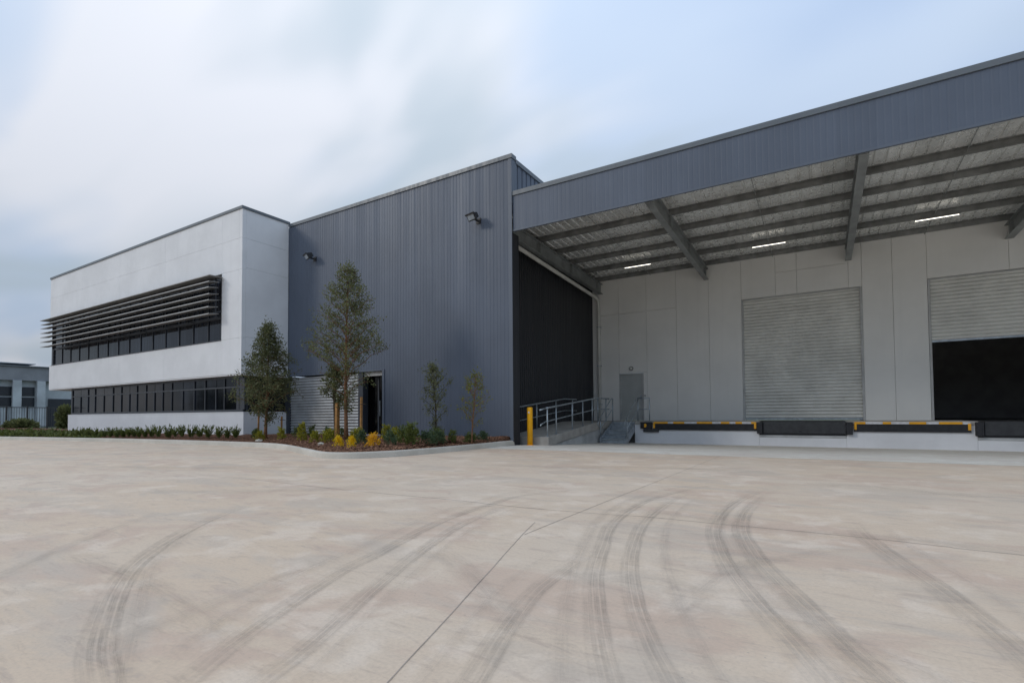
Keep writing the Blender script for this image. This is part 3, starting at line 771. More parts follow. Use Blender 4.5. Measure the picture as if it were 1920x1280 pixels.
RX = [(-8.74, 0.24), (-4.02, 0.19), (0.98, 0.20), (5.37, 0.22), (10.0, 0.20), (14.6, 0.2)]
for x, w in RX:
    y0, y1 = YF + 0.10, YR - 0.02
    r = MB()
    t = 0.022
    zb = lambda y: rz(y)
    r.prism([(y0, zb(y0)), (y1, zb(y1)), (y1, zb(y1) + t), (y0, zb(y0) + t)], 'x', x - w / 2, x + w / 2)
    r.prism([(y0, rzt(y0) - t), (y1, rzt(y1) - t), (y1, rzt(y1)), (y0, rzt(y0))], 'x', x - w / 2, x + w / 2)
    r.prism([(y0, zb(y0) + t), (y1, zb(y1) + t), (y1, rzt(y1) - t), (y0, rzt(y0) - t)], 'x', x - 0.008, x + 0.008)
    ro = r.build('rafter', 'steel', cn)
    for ysf in (16.3, 19.1, 21.95):
        MB().box(x - w / 2 + 0.01, x + w / 2 - 0.01, ysf, ysf + 0.012, rz(ysf) + 0.024, rzt(ysf) - 0.026).build('stiffener', 'steel', ro)
PY = [14.9, 16.33, 17.75, 19.12, 20.52, 21.97]
for y in PY:
    z = rzt(y) + 0.004
    MB().prism([(y, z), (y + 0.075, z), (y + 0.075, z + 0.02), (y + 0.004, z + 0.004), (y + 0.004, z + 0.196), (y - 0.07, z + 0.196), (y - 0.07, z + 0.18), (y - 0.066, z + 0.198), (y, z + 0.17)][:4] + [(y + 0.004, z + 0.17), (y - 0.07, z + 0.17), (y - 0.07, z + 0.16), (y, z + 0.164)], 'x', -8.9, CX1).build('purlin', 'purlin', cn)
mb = MB()
pr = []
k = -9.14
while k < CX1:
    pr += [(k, 0.0), (k + 0.20, 0.0), (k + 0.225, 0.028), (k + 0.25, 0.028)]; k += 0.275
n = len(pr)
zr = lambda y: rzt(y) + 0.182
yy = np.linspace(YF + 0.1, YR + 0.4, 40)
vs = [(a, y, zr(y) + d - 0.018 * abs(math.sin((y - 14.9) / 1.41 * math.pi)) * (0.4 + 0.6 * math.sin(a * 2.3 + 1.0) ** 2)) for y in yy for a, d in pr]
fs = [(j * n + i, j * n + i + 1, (j + 1) * n + i + 1, (j + 1) * n + i) for j in range(len(yy) - 1) for i in range(n - 1)]
mb.add(vs, fs).build('ceiling_lining', 'foil', cn)
MB().add([(-9.0, YF + 0.1, zr(YF) + 0.07), (CX1, YF + 0.1, zr(YF) + 0.07), (CX1, YR + 8, zr(YR) + 0.07), (-9.0, YR + 8, zr(YR) + 0.07)], [(0, 1, 2, 3)]).build('roof_sheet', 'roof', cn)
for x in (-6.35, -1.5, 3.2, 7.7):
    MB().tube([(x, YF + 0.15, rzt(YF) + 0.08), (x, YR - 0.1, rzt(YR) + 0.08)], 0.011, 6).build('bridging_rod', 'steel', cn)
TL = []
for i, (x, lab) in enumerate(((-6.35, 'lit fluorescent tube under the canopy, nearest the charcoal side wall'), (-1.50, 'lit fluorescent tube under the canopy, in front of the closed roller door'), (3.25, 'lit fluorescent tube under the canopy, nearest the half-open roller door'))):
    y = 20.52; z = rzt(y) - 0.005
    r = thing('tube_light', lab, 'light', (x, y, z), 'tube lights under the canopy')
    MB().box(x - 0.56, x + 0.56, y - 0.018, y + 0.018, z - 0.035, z).build('batten', 'purlin', r)
    MB().tube([(x - 0.54, y, z - 0.051), (x + 0.54, y, z - 0.051)], 0.009, 10).build('tube', 'glow', r)

# rainwater pipe along the charcoal side wall
rp = thing('rainwater_pipe', 'white rainwater pipe running under the side rafter and down the wall corner', 'pipe', (-8.95, 18, 6.8))
xs = -8.80
MB().tube([(xs, 14.3, 6.95), (xs, YR - 0.65, 6.56), (xs, YR - 0.32, 6.50), (xs, YR - 0.18, 6.36), (xs, YR - 0.16, 6.1), (xs, YR - 0.16, DOCK + 0.01)], 0.075, 14).build('pipe', 'pvc', rp, True)
MB().tube([(xs, 14.3, 6.95), (xs, 14.62, 6.932)], 0.10, 14).build('socket', 'pvc', rp, True)
MB().tube([(xs, 14.55, 7.00), (xs + 0.02, 14.5, 7.10), (xs - 0.05, 14.38, 7.16), (xs - 0.12, 14.33, 7.10)], 0.07, 12).build('bend', 'pvc', rp, True)
for z in (1.6, 3.4, 5.2): MB().box(xs - 0.085, xs + 0.085, YR - 0.24, YR - 0.003, z, z + 0.03).build('pipe_clip', 'galv', rp)

# ------------------------------------------------------------------ grey precast warehouse under the canopy
DX0, DX1, DZ = -2.64, 1.33, 5.73
D2X0, D2X1 = 3.30, 7.27
PDX0, PDX1, PDZ = -7.83, -6.83, 2.95
gw = thing('dock_warehouse', 'light grey precast warehouse wall with roller doors behind the loading dock', 'building', (0, 22.6, DOCK))
ZT = 7.75
def gp(x0, x1, z0, z1): MB().box(x0 + 0.004, x1 - 0.004, YR, YR + 0.18, z0 + 0.004, z1 - 0.004).build('wall_panel', 'grey', gw, False, 0.003)
gp(-9.6, PDX0 - 0.06, DOCK - 0.3, 5.76); gp(-9.6, PDX0 - 0.06, 5.76, ZT)
gp(PDX0 - 0.06, -6.60, PDZ + 0.07, 5.76); gp(PDX0 - 0.06, -6.60, 5.76, ZT)
gp(PDX1 + 0.06, -6.60, DOCK - 0.3, PDZ + 0.07)
gp(-6.60, -5.29, DOCK - 0.3, 5.76); gp(-6.60, -5.29, 5.76, ZT)
gp(-5.29, -3.95, DOCK - 0.3, ZT); gp(-3.95, DX0 - 0.05, DOCK - 0.3, ZT)
gp(DX0 - 0.05, -1.44, DZ + 0.05, ZT); gp(-1.44, -0.70, DZ + 0.05, 6.70); gp(-1.44, -0.70, 6.70, ZT); gp(-0.70, 0.97, DZ + 0.05, 6.70); gp(-0.70, 0.97, 6.70, ZT)
gp(0.97, DX1 + 0.05, DZ + 0.05, ZT)
gp(DX1 + 0.05, 2.28, DOCK - 0.3, ZT); gp(2.28, D2X0 - 0.05, DOCK - 0.3, ZT)
gp(D2X0 - 0.05, 5.35, DZ + 0.05, ZT); gp(5.35, D2X1 + 0.05, DZ + 0.05, ZT)
gp(D2X1 + 0.05, 9.0, DOCK - 0.3, ZT); gp(9.0, 15.0, DOCK - 0.3, ZT)
for x0, x1, z0, z1 in ((-9.6, PDX0 - 0.1, 0.3, ZT), (PDX0 - 0.1, PDX1 + 0.1, PDZ + 0.1, ZT), (PDX1 + 0.1, DX0 - 0.1, 0.3, ZT), (DX0 - 0.1, DX1 + 0.1, DZ + 0.1, ZT), (DX1 + 0.1, D2X0 - 0.1, 0.3, ZT), (D2X0 - 0.1, D2X1 + 0.1, DZ + 0.1, ZT), (D2X1 + 0.1, 15, 0.3, ZT)):
    MB().box(x0, x1, YR + 0.19, YR + 0.25, z0, z1).build('backing_wall', 'back', gw)
# dark interior behind the half-open door
MB().box(D2X0 - 1.5, D2X1 + 3, YR + 9, YR + 9.1, 0.3, 8).build('inner_wall', 'interior', gw)
MB().box(D2X0 - 1.6, D2X0 - 1.5, YR + 0.26, YR + 9, 0.3, 8).build('inner_wall', 'interior', gw)
MB().box(D2X1 + 3, D2X1 + 3.1, YR + 0.26, YR + 9.1, 0.3, 8).build('inner_wall', 'interior', gw)
MB().box(D2X0 - 1.6, D2X1 + 3.1, YR + 0.26, YR + 9.1, 7.55, 7.65).build('inner_ceiling', 'interior', gw)
MB().box(D2X0 - 1.6, D2X1 + 3.1, YR + 0.26, YR + 9.1, DOCK - 0.1, DOCK - 0.02).build('inner_floor', 'leveller', gw)

def roller_door(x0, x1, ztop, zbot, label):
    r = thing('roller_door', label, 'door', ((x0 + x1) / 2, YR, DOCK), 'roller doors of the loading dock')
    pr = []; z = zbot + 0.06; P_ = 0.128
    while z < ztop + 0.1:
        for q, dd in ((0.0, 0.0), (0.10, -0.022), (0.28, -0.042), (0.50, -0.048), (0.72, -0.040), (0.88, -0.018), (0.93, 0.008)):
            pr.append((z + P_ * q, dd))
        z += P_
    MB().sheet(pr, lambda a, d, b: (b, YR + 0.10 + d, a), x0 + 0.02, x1 - 0.02).build('curtain', 'roller', r)
    MB().box(x0 + 0.02, x1 - 0.02, YR + 0.07, YR + 0.11, zbot, zbot + 0.065).build('bottom_rail', 'galv', r)
    for a, b in ((x0 - 0.045, x0 + 0.025), (x1 - 0.025, x1 + 0.045)):
        MB().box(a, b, YR - 0.006, YR + 0.06, DOCK + 0.002, ztop + 0.04).build('guide_rail', 'doorframe', r)
    MB().box(x0 + 0.026, x1 - 0.026, YR - 0.004, YR + 0.05, ztop, ztop + 0.038).build('head_trim', 'doorframe', r)
    return r
roller_door(DX0, DX1, DZ, DOCK + 0.02, 'closed grey roller door above the first dock leveller')
roller_door(D2X0, D2X1, DZ, 3.56, 'grey roller door half raised over a dark opening at the right edge')
pd = thing('personnel_door', 'small grey personnel door at the head of the dock stairs', 'door', ((PDX0 + PDX1) / 2, YR, DOCK))
MB().box(PDX0, PDX1, YR + 0.05, YR + 0.095, DOCK + 0.01, PDZ).build('leaf', 'doorpaint', pd)
MB().box(PDX0 - 0.055, PDX0 - 0.002, YR - 0.012, YR + 0.16, DOCK, PDZ + 0.055).build('jamb', 'doorframe', pd)
MB().box(PDX1 + 0.002, PDX1 + 0.055, YR - 0.012, YR + 0.16, DOCK, PDZ + 0.055).build('jamb', 'doorframe', pd)
MB().box(PDX0 - 0.001, PDX1 + 0.001, YR - 0.010, YR + 0.16, PDZ + 0.003, PDZ + 0.054).build('head', 'doorframe', pd)
MB().tube([(PDX1 - 0.08, YR + 0.05, DOCK + 1.02), (PDX1 - 0.08, YR - 0.02, DOCK + 1.02), (PDX1 - 0.20, YR - 0.02, DOCK + 1.02)], 0.012, 8).build('handle', 'galv', pd)
MB().box(PDX1 - 0.12, PDX1 - 0.05, YR + 0.035, YR + 0.05, DOCK + 0.93, DOCK + 1.12).build('lock_plate', 'galv', pd)
for z in (DOCK + 0.25, DOCK + 1.0, DOCK + 1.8): MB().tube([(PDX0 + 0.002, YR + 0.045, z), (PDX0 + 0.002, YR + 0.045, z + 0.1)], 0.012, 8).build('hinge', 'galv', pd)
bl = thing('bulkhead_light', 'small round bulkhead light on the grey wall above the personnel door', 'light', (-7.32, YR, 3.22))
MB().tube([(-7.32, YR - 0.002, 3.22), (-7.32, YR - 0.05, 3.22)], 0.095, 18).build('rim', 'leveller', bl)
MB().tube([(-7.32, YR - 0.05, 3.22), (-7.32, YR - 0.075, 3.22), (-7.32, YR - 0.085, 3.22)], [0.075, 0.06, 0.03], 18).build('lens', 'pvc', bl, True)
sw = thing('wall_switch', 'small pale switch box on the wall right of the personnel door', 'switch', (-6.71, YR, 1.98))
MB().box(-6.745, -6.665, YR - 0.03, YR + 0.004, 1.93, 2.02).build('box', 'doorframe', sw, False, 0.004)
MB().box(-6.72, -6.69, YR - 0.04, YR - 0.03, 1.955, 1.995).build('rocker', 'pvc', sw)

# ------------------------------------------------------------------ loading dock
SX0, SX1 = -7.45, -6.42          # stair well
LV = [(-1.90, 0.70), (3.95, 6.55)]
dk = thing('loading_dock', 'raised concrete loading dock with pale painted face below the roller doors', 'dock', (3, 21, 0))
for x0, x1 in ((SX1, LV[0][0]), (LV[0][1], LV[1][0]), (LV[1][1], 15.0)):
    MB().box(x0, x1, YK, YR + 0.24, -0.1, DOCK - 0.14).build('dock_face', 'dockface', dk, False, 0.01)
for x0, x1 in LV:
    MB().box(x0 + 0.004, x1 - 0.004, YK + 0.006, YR + 0.24, -0.1, 0.34).build('dock_face', 'dockface', dk)
    MB().box(x0 + 0.002, x1 - 0.002, YK - 0.012, YK + 0.20, 0.30, 0.395).build('pit_beam', 'rampside', dk, False, 0.012)
MB().box(SX1, 15.0, YK + 0.03, YR + 0.26, DOCK - 0.137, DOCK).build('dock_slab', 'ramp', dk, False, 0.01)
MB().box(-9.14, SX1 - 0.003, YK + 0.36, YR + 0.26, -0.1, DOCK - 0.001).build('landing', 'ramp', dk, False, 0.01)
for q, (x0, x1) in enumerate(LV):
    d = thing('dock_leveller', ('black dock leveller plate below the closed roller door', 'black dock leveller plate below the half-raised roller door')[q], 'dock leveller', ((x0 + x1) / 2, YK, 0.6), 'dock levellers')
    MB().box(x0 + 0.14, x1 - 0.02, YK - 0.10, YK - 0.05, 0.45, DOCK - 0.012).build('lip_plate', 'leveller', d, False, 0.006)
    MB().box(x0 + 0.02, x1 - 0.02, YK - 0.048, YK + 0.028, 0.40, DOCK - 0.02).build('frame', 'rubber', d)
    MB().box(x0 + 0.02, x1 - 0.02, YK - 0.048, YR - 0.4, DOCK + 0.002, DOCK + 0.008).build('deck_plate', 'leveller', d)
    for bx in (x0 - 0.06, x1 - 0.01): MB().box(bx, bx + 0.18, YK - 0.16, YK - 0.003, 0.43, DOCK - 0.03).build('bumper', 'rubber', d, False, 0.012)
    MB().box((x0 + x1) / 2 - 0.06, (x0 + x1) / 2 + 0.02, YK - 0.115, YK - 0.101, 0.50, 0.54).build('latch', 'rubber', d)
def edge_guard(x0, x1, label):
    e = thing('dock_edge_guard', label, 'edge guard', ((x0 + x1) / 2, YK, 0.7), 'rubber edge guards on the dock')
    MB().box(x0, x1, YK - 0.07, YK - 0.003, 0.53, 0.775).build('rubber_strip', 'rubber', e, False, 0.01)
    x = x0 + 0.02; i = 0
    while x < x1 - 0.05:
        w = random.choice((0.22, 0.3, 0.42, 0.55)) if i % 2 == 0 else random.choice((0.2, 0.3, 0.45))
        x2 = min(x + w, x1 - 0.01)
        MB().box(x, x2 - 0.004, YK - 0.055, YK + 0.025, 0.777, 0.845).build('yellow_tape' if i % 2 == 0 else 'white_tape', 'yellow' if i % 2 == 0 else 'tapewhite', e)
        x = x2; i += 1
    for bx in (x0 + 0.005, x1 - 0.075):
        MB().prism([(YK - 0.085, 0.60), (YK - 0.072, 0.60), (YK - 0.072, 0.80), (YK - 0.085, 0.74)], 'x', bx, bx + 0.07).build('end_bracket', 'yellow', e)
edge_guard(-5.66, -1.98, 'black rubber dock edge guard with yellow and white tape, left of the first leveller')
edge_guard(0.90, 3.80, 'black rubber dock edge guard with yellow and white tape, between the two levellers')
cb = thing('dock_corner_bumper', 'black rubber bumper block on the dock corner beside the stairs', 'bumper', (-5.9, YK, 0.6))
MB().box(-6.16, -5.70, YK - 0.12, YK - 0.003, 0.58, 0.84).build('pad', 'rubber', cb, False, 0.015)
MB().box(-6.05, -5.45, YK - 0.09, YK - 0.004, 0.44, 0.575).build('lower_pad', 'leveller', cb, False, 0.01)
MB().add([(-6.0, YK - 0.124, 0.63), (-5.93, YK - 0.124, 0.63), (-5.90, YK - 0.124, 0.72), (-5.95, YK - 0.124, 0.78), (-6.0, YK - 0.124, 0.76)], [(0, 1, 2, 3, 4)]).build('yellow_mark', 'yellow', cb)

# stairs: five risers up to the dock
st = thing('dock_stairs', 'short grey steel stair rising to the dock beside the ramp', 'stairs', (-6.9, 19.6, 0.02))
NR = 5; y0, y1 = 18.98, YK + 0.34; z0 = 0.03
rise = (DOCK - z0) / NR; going = (y1 - y0) / (NR - 1)
for i in range(NR):
    y = y0 + going * i
    if i < NR - 1:
        MB().box(SX0 + 0.05, SX1 - 0.05, y - 0.02, y + going + 0.01, z0 + rise * (i + 1) - 0.035, z0 + rise * (i + 1)).build('tread', 'tread', st, False, 0.005)
        MB().box(SX0 + 0.05, SX1 - 0.05, y - 0.026, y - 0.021, z0 + rise * (i + 1) - 0.034, z0 + rise * (i + 1) + 0.002).build('nosing', 'galv', st)
    MB().box(SX0 + 0.05, SX1 - 0.05, y + 0.004, y + 0.012, z0 + rise * i, z0 + rise * (i + 1) - 0.036).build('riser', 'stair', st)
for xa in (SX0 + 0.008, SX1 - 0.048):
    MB().prism([(y0 - 0.12, 0.0), (y0 + 0.2, 0.0), (y1, DOCK - 0.25), (y1, DOCK - 0.004), (y1 - 0.10, DOCK - 0.004), (y0 - 0.12, z0 + rise + 0.03)], 'x', xa, xa + 0.04).build('stringer', 'stair', st)

# ramp
RX0, RX1 = -9.13, -7.50
ra = thing('access_ramp', 'sloping concrete access ramp along the charcoal side wall', 'ramp', (-8.3, 17, 0.1))
ry = lambda y: 0.43 + (DOCK - 0.43) * (y - 14.60) / (19.0 - 14.60)
MB().prism([(14.60, 0.43), (19.0, DOCK), (YK + 0.355, DOCK), (YK + 0.355, DOCK - 0.30), (19.0, DOCK - 0.30), (14.60, 0.14)], 'x', RX0, RX1).build('deck', 'ramp', ra, False, 0.012)
MB().prism([(14.605, 0.0), (YK + 0.35, -0.1), (YK + 0.35, DOCK - 0.303), (19.0, DOCK - 0.303), (15.6, 0.21), (14.605, 0.135)], 'x', RX0, RX1 - 0.05).build('side_wall', 'rampside', ra)

def rail_set(name, label, X, pts_deck, post_at, h_top, h_mid, group=None, ends=None):
    r = thing(name, label, 'handrail', (X, pts_deck[0][0], pts_deck[0][1]), group)
    dz = lambda y: float(np.interp(y, [p[0] for p in pts_deck], [p[1] for p in pts_deck]))
    ya_, yb_ = ends if ends else (pts_deck[0][0], pts_deck[-1][0])
    pts = np.linspace(ya_, yb_, 24)
    MB().tube([(X, y, dz(y) + h_top) for y in pts], 0.028, 10).build('top_rail', 'galv', r, True)
    MB().tube([(X, y, dz(y) + h_mid) for y in pts], 0.019, 10).build('mid_rail', 'galv', r, True)
    for y in post_at:
        MB().tube([(X, y, dz(y) + 0.001), (X, y, dz(y) + h_top)], 0.024, 10).build('post', 'galv', r, True)
        MB().box(X - 0.06, X + 0.06, y - 0.06, y + 0.06, dz(y) - 0.004, dz(y) + 0.012).build('base_plate', 'galv', r)
    return r
deckp = [(13.4, 0.31), (14.60, 0.43), (19.0, DOCK), (22.3, DOCK)]
hr = rail_set('ramp_handrail', 'galvanised two-bar handrail along the open edge of the ramp', RX1 - 0.10, deckp, (14.72, 15.36, 16.65, 17.60, 18.52, 19.10, 20.0), 0.93, 0.50, 'ramp handrails', (14.62, 20.35))
X = RX1 - 0.10
MB().tube([(X, 14.62, ry(14.62) + 0.93), (X, 14.2, 1.30), (X - 0.25, 13.95, 1.28), (X - 0.6, 13.90 + 0.5, 1.27)][:2], 0.024, 10).build('rail_end', 'galv', hr, True)
MB().tube([(X, 14.62, ry(14.62) + 0.50), (X, 14.30, 0.85), (X, 14.24, 0.80)], 0.019, 10).build('rail_end', 'galv', hr, True)
rail_set('ramp_handrail', 'galvanised two-bar handrail on the wall side of the ramp, behind the yellow bollard', RX0 + 0.12, deckp, (15.0, 16.6, 18.2, 19.8), 0.93, 0.45, 'ramp handrails', (14.50, 20.2))
def stair_rail(X, label):
    r = thing('stair_handrail', label, 'handrail', (X, y0, 0.03), 'stair handrails')
    sl = rise / going
    top = [(X, y1 + 0.02, DOCK + 0.001), (X, y1 + 0.02, DOCK + 0.93)]
    MB().tube(top, 0.024, 10).build('post', 'galv', r, True)
    MB().tube([(X, y0 + 0.05, z0 + rise), (X, y0 + 0.05, z0 + rise + 0.82)], 0.022, 10).build('post', 'galv', r, True)
    pts = [(X, y1 + 0.02, DOCK + 0.93), (X, y1 - 0.12, DOCK + 0.92), (X, y1 - 0.28, DOCK + 0.84), (X, y0 + 0.05, z0 + rise + 0.83), (X, y0 - 0.12, z0 + rise + 0.72), (X, y0 - 0.20, z0 + rise + 0.60), (X, y0 - 0.16, z0 + rise + 0.50), (X, y0 + 0.05, z0 + rise + 0.48)]
    MB().tube(catmull(pts, 5), 0.020, 10).build('top_rail', 'galv', r, True)
    MB().tube([(X, y1 + 0.02, DOCK + 0.48), (X, y1 - 0.10, DOCK + 0.46), (X, y0 + 0.05, z0 + rise + 0.40)], 0.016, 10).build('mid_rail', 'galv', r, True)
stair_rail(SX0 - 0.02, 'curved galvanised stair handrail on the ramp side of the steps')
stair_rail(SX1 + 0.03, 'curved galvanised stair handrail on the dock side of the steps')
lr = thing('landing_handrail', 'short two-bar galvanised rail on the dock right of the stairs', 'handrail', (-6.2, 20.5, DOCK))
ly = y1 + 0.02
for z, rad in ((DOCK + 0.93, 0.022), (DOCK + 0.48, 0.018)): MB().tube([(SX1 + 0.06, ly, z), (-5.92, ly, z)], rad, 10).build('rail', 'galv', lr, True)
MB().tube([(-5.92, ly, DOCK + 0.001), (-5.92, ly, DOCK + 0.952)], 0.022, 10).build('post', 'galv', lr, True)
MB().box(-5.98, -5.86, ly - 0.06, ly + 0.06, DOCK + 0.0015, DOCK + 0.013).build('base_plate', 'galv', lr)

# yellow bollard
bo = thing('bollard', 'bright yellow steel bollard at the foot of the ramp', 'bollard', (-8.08, 14.42, ground(14.42)))
bz = ground(14.42)
mb = MB().tube([(-8.08, 14.42, bz - 0.1), (-8.08, 14.42, bz + 1.19), (-8.08, 14.42, bz + 1.215), (-8.08, 14.42, bz + 1.225)], [0.092, 0.092, 0.084, 0.06], 24)
mb.build('post', 'bollard', bo, True)
MB().tube([(-8.08, 14.42, bz + 0.0), (-8.08, 14.42, bz + 0.012)], 0.125, 20).build('base_collar', 'bollard', bo)
MB().tube([(-8.065, 14.327, bz + 1.06), (-8.062, 14.322, bz + 1.06)], 0.030, 14).build('reflector', 'tapewhite', bo)

# ------------------------------------------------------------------ planting
def leaf_mesh(pts, size, rng, up_bias=0.2, narrow=0.5, dirs=None):
    """one small folded diamond for every point"""
    n = len(pts)
    d = rng.normal(size=(n, 3)) if dirs is None else dirs + rng.normal(size=(n, 3)) * 0.35
    d[:, 2] += up_bias
    d /= np.linalg.norm(d, axis=1)[:, None] + 1e-9
    s = rng.normal(size=(n, 3)); s -= d * np.sum(s * d, axis=1)[:, None]; s /= np.linalg.norm(s, axis=1)[:, None] + 1e-9
    L = (size * rng.uniform(0.6, 1.35, n))[:, None]
    nn = np.cross(d, s)
    a = pts; b = pts + d * L * 0.5 + s * L * narrow * 0.5 + nn * L * 0.08; c = pts + d * L; e = pts + d * L * 0.5 - s * L * narrow * 0.5 + nn * L * 0.08
    v = np.stack([a, b, c, e], axis=1).reshape(-1, 3)
    k = np.arange(n)[:, None] * 4
    f = np.concatenate([k + np.array([[0, 1, 2]]), k + np.array([[0, 2, 3]])])
    return v, f
def np_mesh(name, v, f, mat):
    me = bpy.data.meshes.new(name)
    me.vertices.add(len(v)); me.vertices.foreach_set('co', np.asarray(v, np.float32).ravel())
    me.loops.add(len(f) * 3); me.loops.foreach_set('vertex_index', np.asarray(f, np.int32).ravel())
    me.polygons.add(len(f)); me.polygons.foreach_set('loop_start', np.arange(0, len(f) * 3, 3, dtype=np.int32)); me.polygons.foreach_set('loop_total', np.full(len(f), 3, np.int32))
    me.materials.append(M[mat]); me.update(calc_edges=True); me.validate(); return me

def tree(name, label, x, y, H, R, first, shape, nb, per, leaf, bark, lmat, seed, tr=0.045, group=None, rise=0.9, clump=0.13):
    rng = np.random.default_rng(seed); rnd = random.Random(seed)
    z0 = bed_height(x, y) - 0.03
    root = thing(name, label, 'tree', (x, y, z0), group)
    tp, rad = [], []
    for i in range(13):
        t = i / 12
        tp.append((x + 0.05 * math.sin(3 * t + seed), y + 0.05 * math.cos(2.3 * t + seed), z0 + H * 0.985 * t)); rad.append(tr * (1 - t) ** 0.8 + 0.006)
    rad[0] *= 1.3
    trunk = MB().tube(tp, rad, 8)
    at = lambda t: Vector([np.interp(t, np.linspace(0, 1, 13), [p[k] for p in tp]) for k in range(3)])
    LP, LD = [], []
    ga = 2.399
    for i in range(nb):
        t = first + (0.985 - first) * (i / (nb - 1)) ** 0.9
        ln = R * shape(t) * rnd.uniform(0.80, 1.08)
        az = i * ga + rnd.uniform(-0.5, 0.5)
        hd = Vector((math.cos(az), math.sin(az), 0))
        b = at(t)
        up_ = rise * rnd.uniform(0.75, 1.25)
        pts = [b]
        for q in range(1, 6):
            u = q / 5
            pts.append(b + hd * ln * u + Vector((0, 0, 1)) * ln * up_ * (u ** 0.85 - 0.25 * u * u) + Vector((rnd.uniform(-1, 1), rnd.uniform(-1, 1), rnd.uniform(-1, 1))) * 0.04 * ln)
        trunk.tube(pts, [max(0.0035, tr * 0.26 * (1 - t) + 0.006) * (1 - 0.75 * q / 5) for q in range(6)], 5, False)
        nt = max(3, int(4 + ln * 6))
        for q in range(nt):
            u = 0.28 + 0.74 * (q + rnd.random() * 0.6) / nt; u = min(u, 1.0)
            k = min(4, int(u * 5)); p = pts[k].lerp(pts[k + 1], u * 5 - k)
            td = Vector((rnd.gauss(0, 1), rnd.gauss(0, 1), rnd.gauss(0.35, 0.7))).normalized()
            tl = rnd.uniform(0.10, 0.26) * (0.55 + 0.45 * min(1.0, ln))
            trunk.tube([p, p + td * tl * 0.5, p + td * tl], [0.004, 0.003, 0.0015], 4, False)
            cnt = int(per * rnd.uniform(0.35, 1.5))
            c0 = np.array(p); c1 = np.array(p + td * tl)
            w = rng.uniform(0.1, 1.15, cnt)[:, None]
            LP.append(c0 + (c1 - c0) * w + rng.normal(size=(cnt, 3)) * clump * 0.42)
            LD.append(np.tile(np.array(td) * 0.8, (cnt, 1)))
    top = np.array(at(1.0)); LP.append(top + rng.normal(size=(per * 2, 3)) * np.array([0.08, 0.08, 0.14])); LD.append(np.tile([0, 0, 0.8], (per * 2, 1)))
    trunk.build('trunk', bark, root, True)
    v, f = leaf_mesh(np.concatenate(LP), leaf, rng, 0.1, 0.55, np.concatenate(LD))
    link('crown', np_mesh('crown', v, f, lmat), root)
    return root

cone = lambda t: max(0.05, min(1.0, (t - 0.18) / 0.16) * (1.0 - max(0.0, t - 0.34) / 0.68) ** 0.75)
cone2 = lambda t: max(0.06, min(1.0, (t - 0.10) / 0.15) * (1.0 - max(0.0, t - 0.36) / 0.68) ** 0.85)
egg = lambda t: max(0.1, math.sin(math.pi * min(1, max(0, (t - 0.12) / 0.92)) ** 0.9))
tree('tree', 'tall slim conical tree with reddish trunk in front of the charcoal wall', -12.85, 11.1, 5.60, 1.36, 0.17, cone, 92, 15, 0.066, 'bark', 'leaf', 3, 0.055, None, 0.85, 0.15)
tree('tree', 'shorter dense dark green tree at the corner of the white offices', -16.75, 10.85, 4.05, 1.12, 0.14, cone2, 60, 30, 0.070, 'bark', 'leafdark', 5, 0.05, None, 0.55, 0.17)
tree('tree', 'small bushy tree with dark trunk close behind the tall conical tree', -13.45, 11.15, 2.35, 0.42, 0.45, egg, 16, 22, 0.075, 'barkdark', 'leafdark', 8, 0.075, None, 0.9, 0.14)
tree('sapling', 'dark leafy sapling against the charcoal wall, nearer the doorway', -9.35, 11.15, 2.12, 0.44, 0.16, egg, 26, 15, 0.055, 'barkdark', 'leafdark', 13, 0.016, 'saplings in front of the charcoal wall', 1.5, 0.12)
tree('sapling', 'sparse lime-leaved sapling against the charcoal wall, nearer the yellow bollard', -8.42, 11.75, 2.0, 0.48, 0.24, egg, 20, 9, 0.055, 'bark', 'leafyel', 17, 0.016, 'saplings in front of the charcoal wall', 1.1, 0.10)

def stake(x, y, h, label, w=0.05):
    z = bed_height(x, y)
    o = MB().prism([(x - w / 2, y - w / 2), (x + w / 2, y - w / 2), (x + w / 2, y + w / 2), (x - w / 2, y + w / 2)], 'z', 0, h)
    root = thing('tree_stake', label, 'stake', (x, y, z), 'timber tree stakes')
    for v in range(len(o.v)): o.v[v] = (o.v[v][0] + (0.02 if o.v[v][2] > 0 else 0), o.v[v][1], o.v[v][2] + z - (0.1 if o.v[v][2] == 0 else 0))
    o.build('post', 'stake', root, False, 0.006)
    MB().tube([(x - 0.04, y - 0.03, z + h * 0.82), (x + 0.10, y - 0.035, z + h * 0.83), (x + 0.22, y, z + h * 0.82)], 0.012, 6).build('tie', 'barkdark', root)
stake(-17.75, 11.2, 0.95, 'timber stake left of the dense dark green tree')
stake(-16.45, 11.25, 0.75, 'short timber stake right of the dense dark green tree')
stake(-13.28, 11.05, 1.15, 'stout timber stake left of the tall conical tree', 0.11)
stake(-12.35, 11.2, 1.30, 'thin timber stake right of the tall conical tree', 0.06)

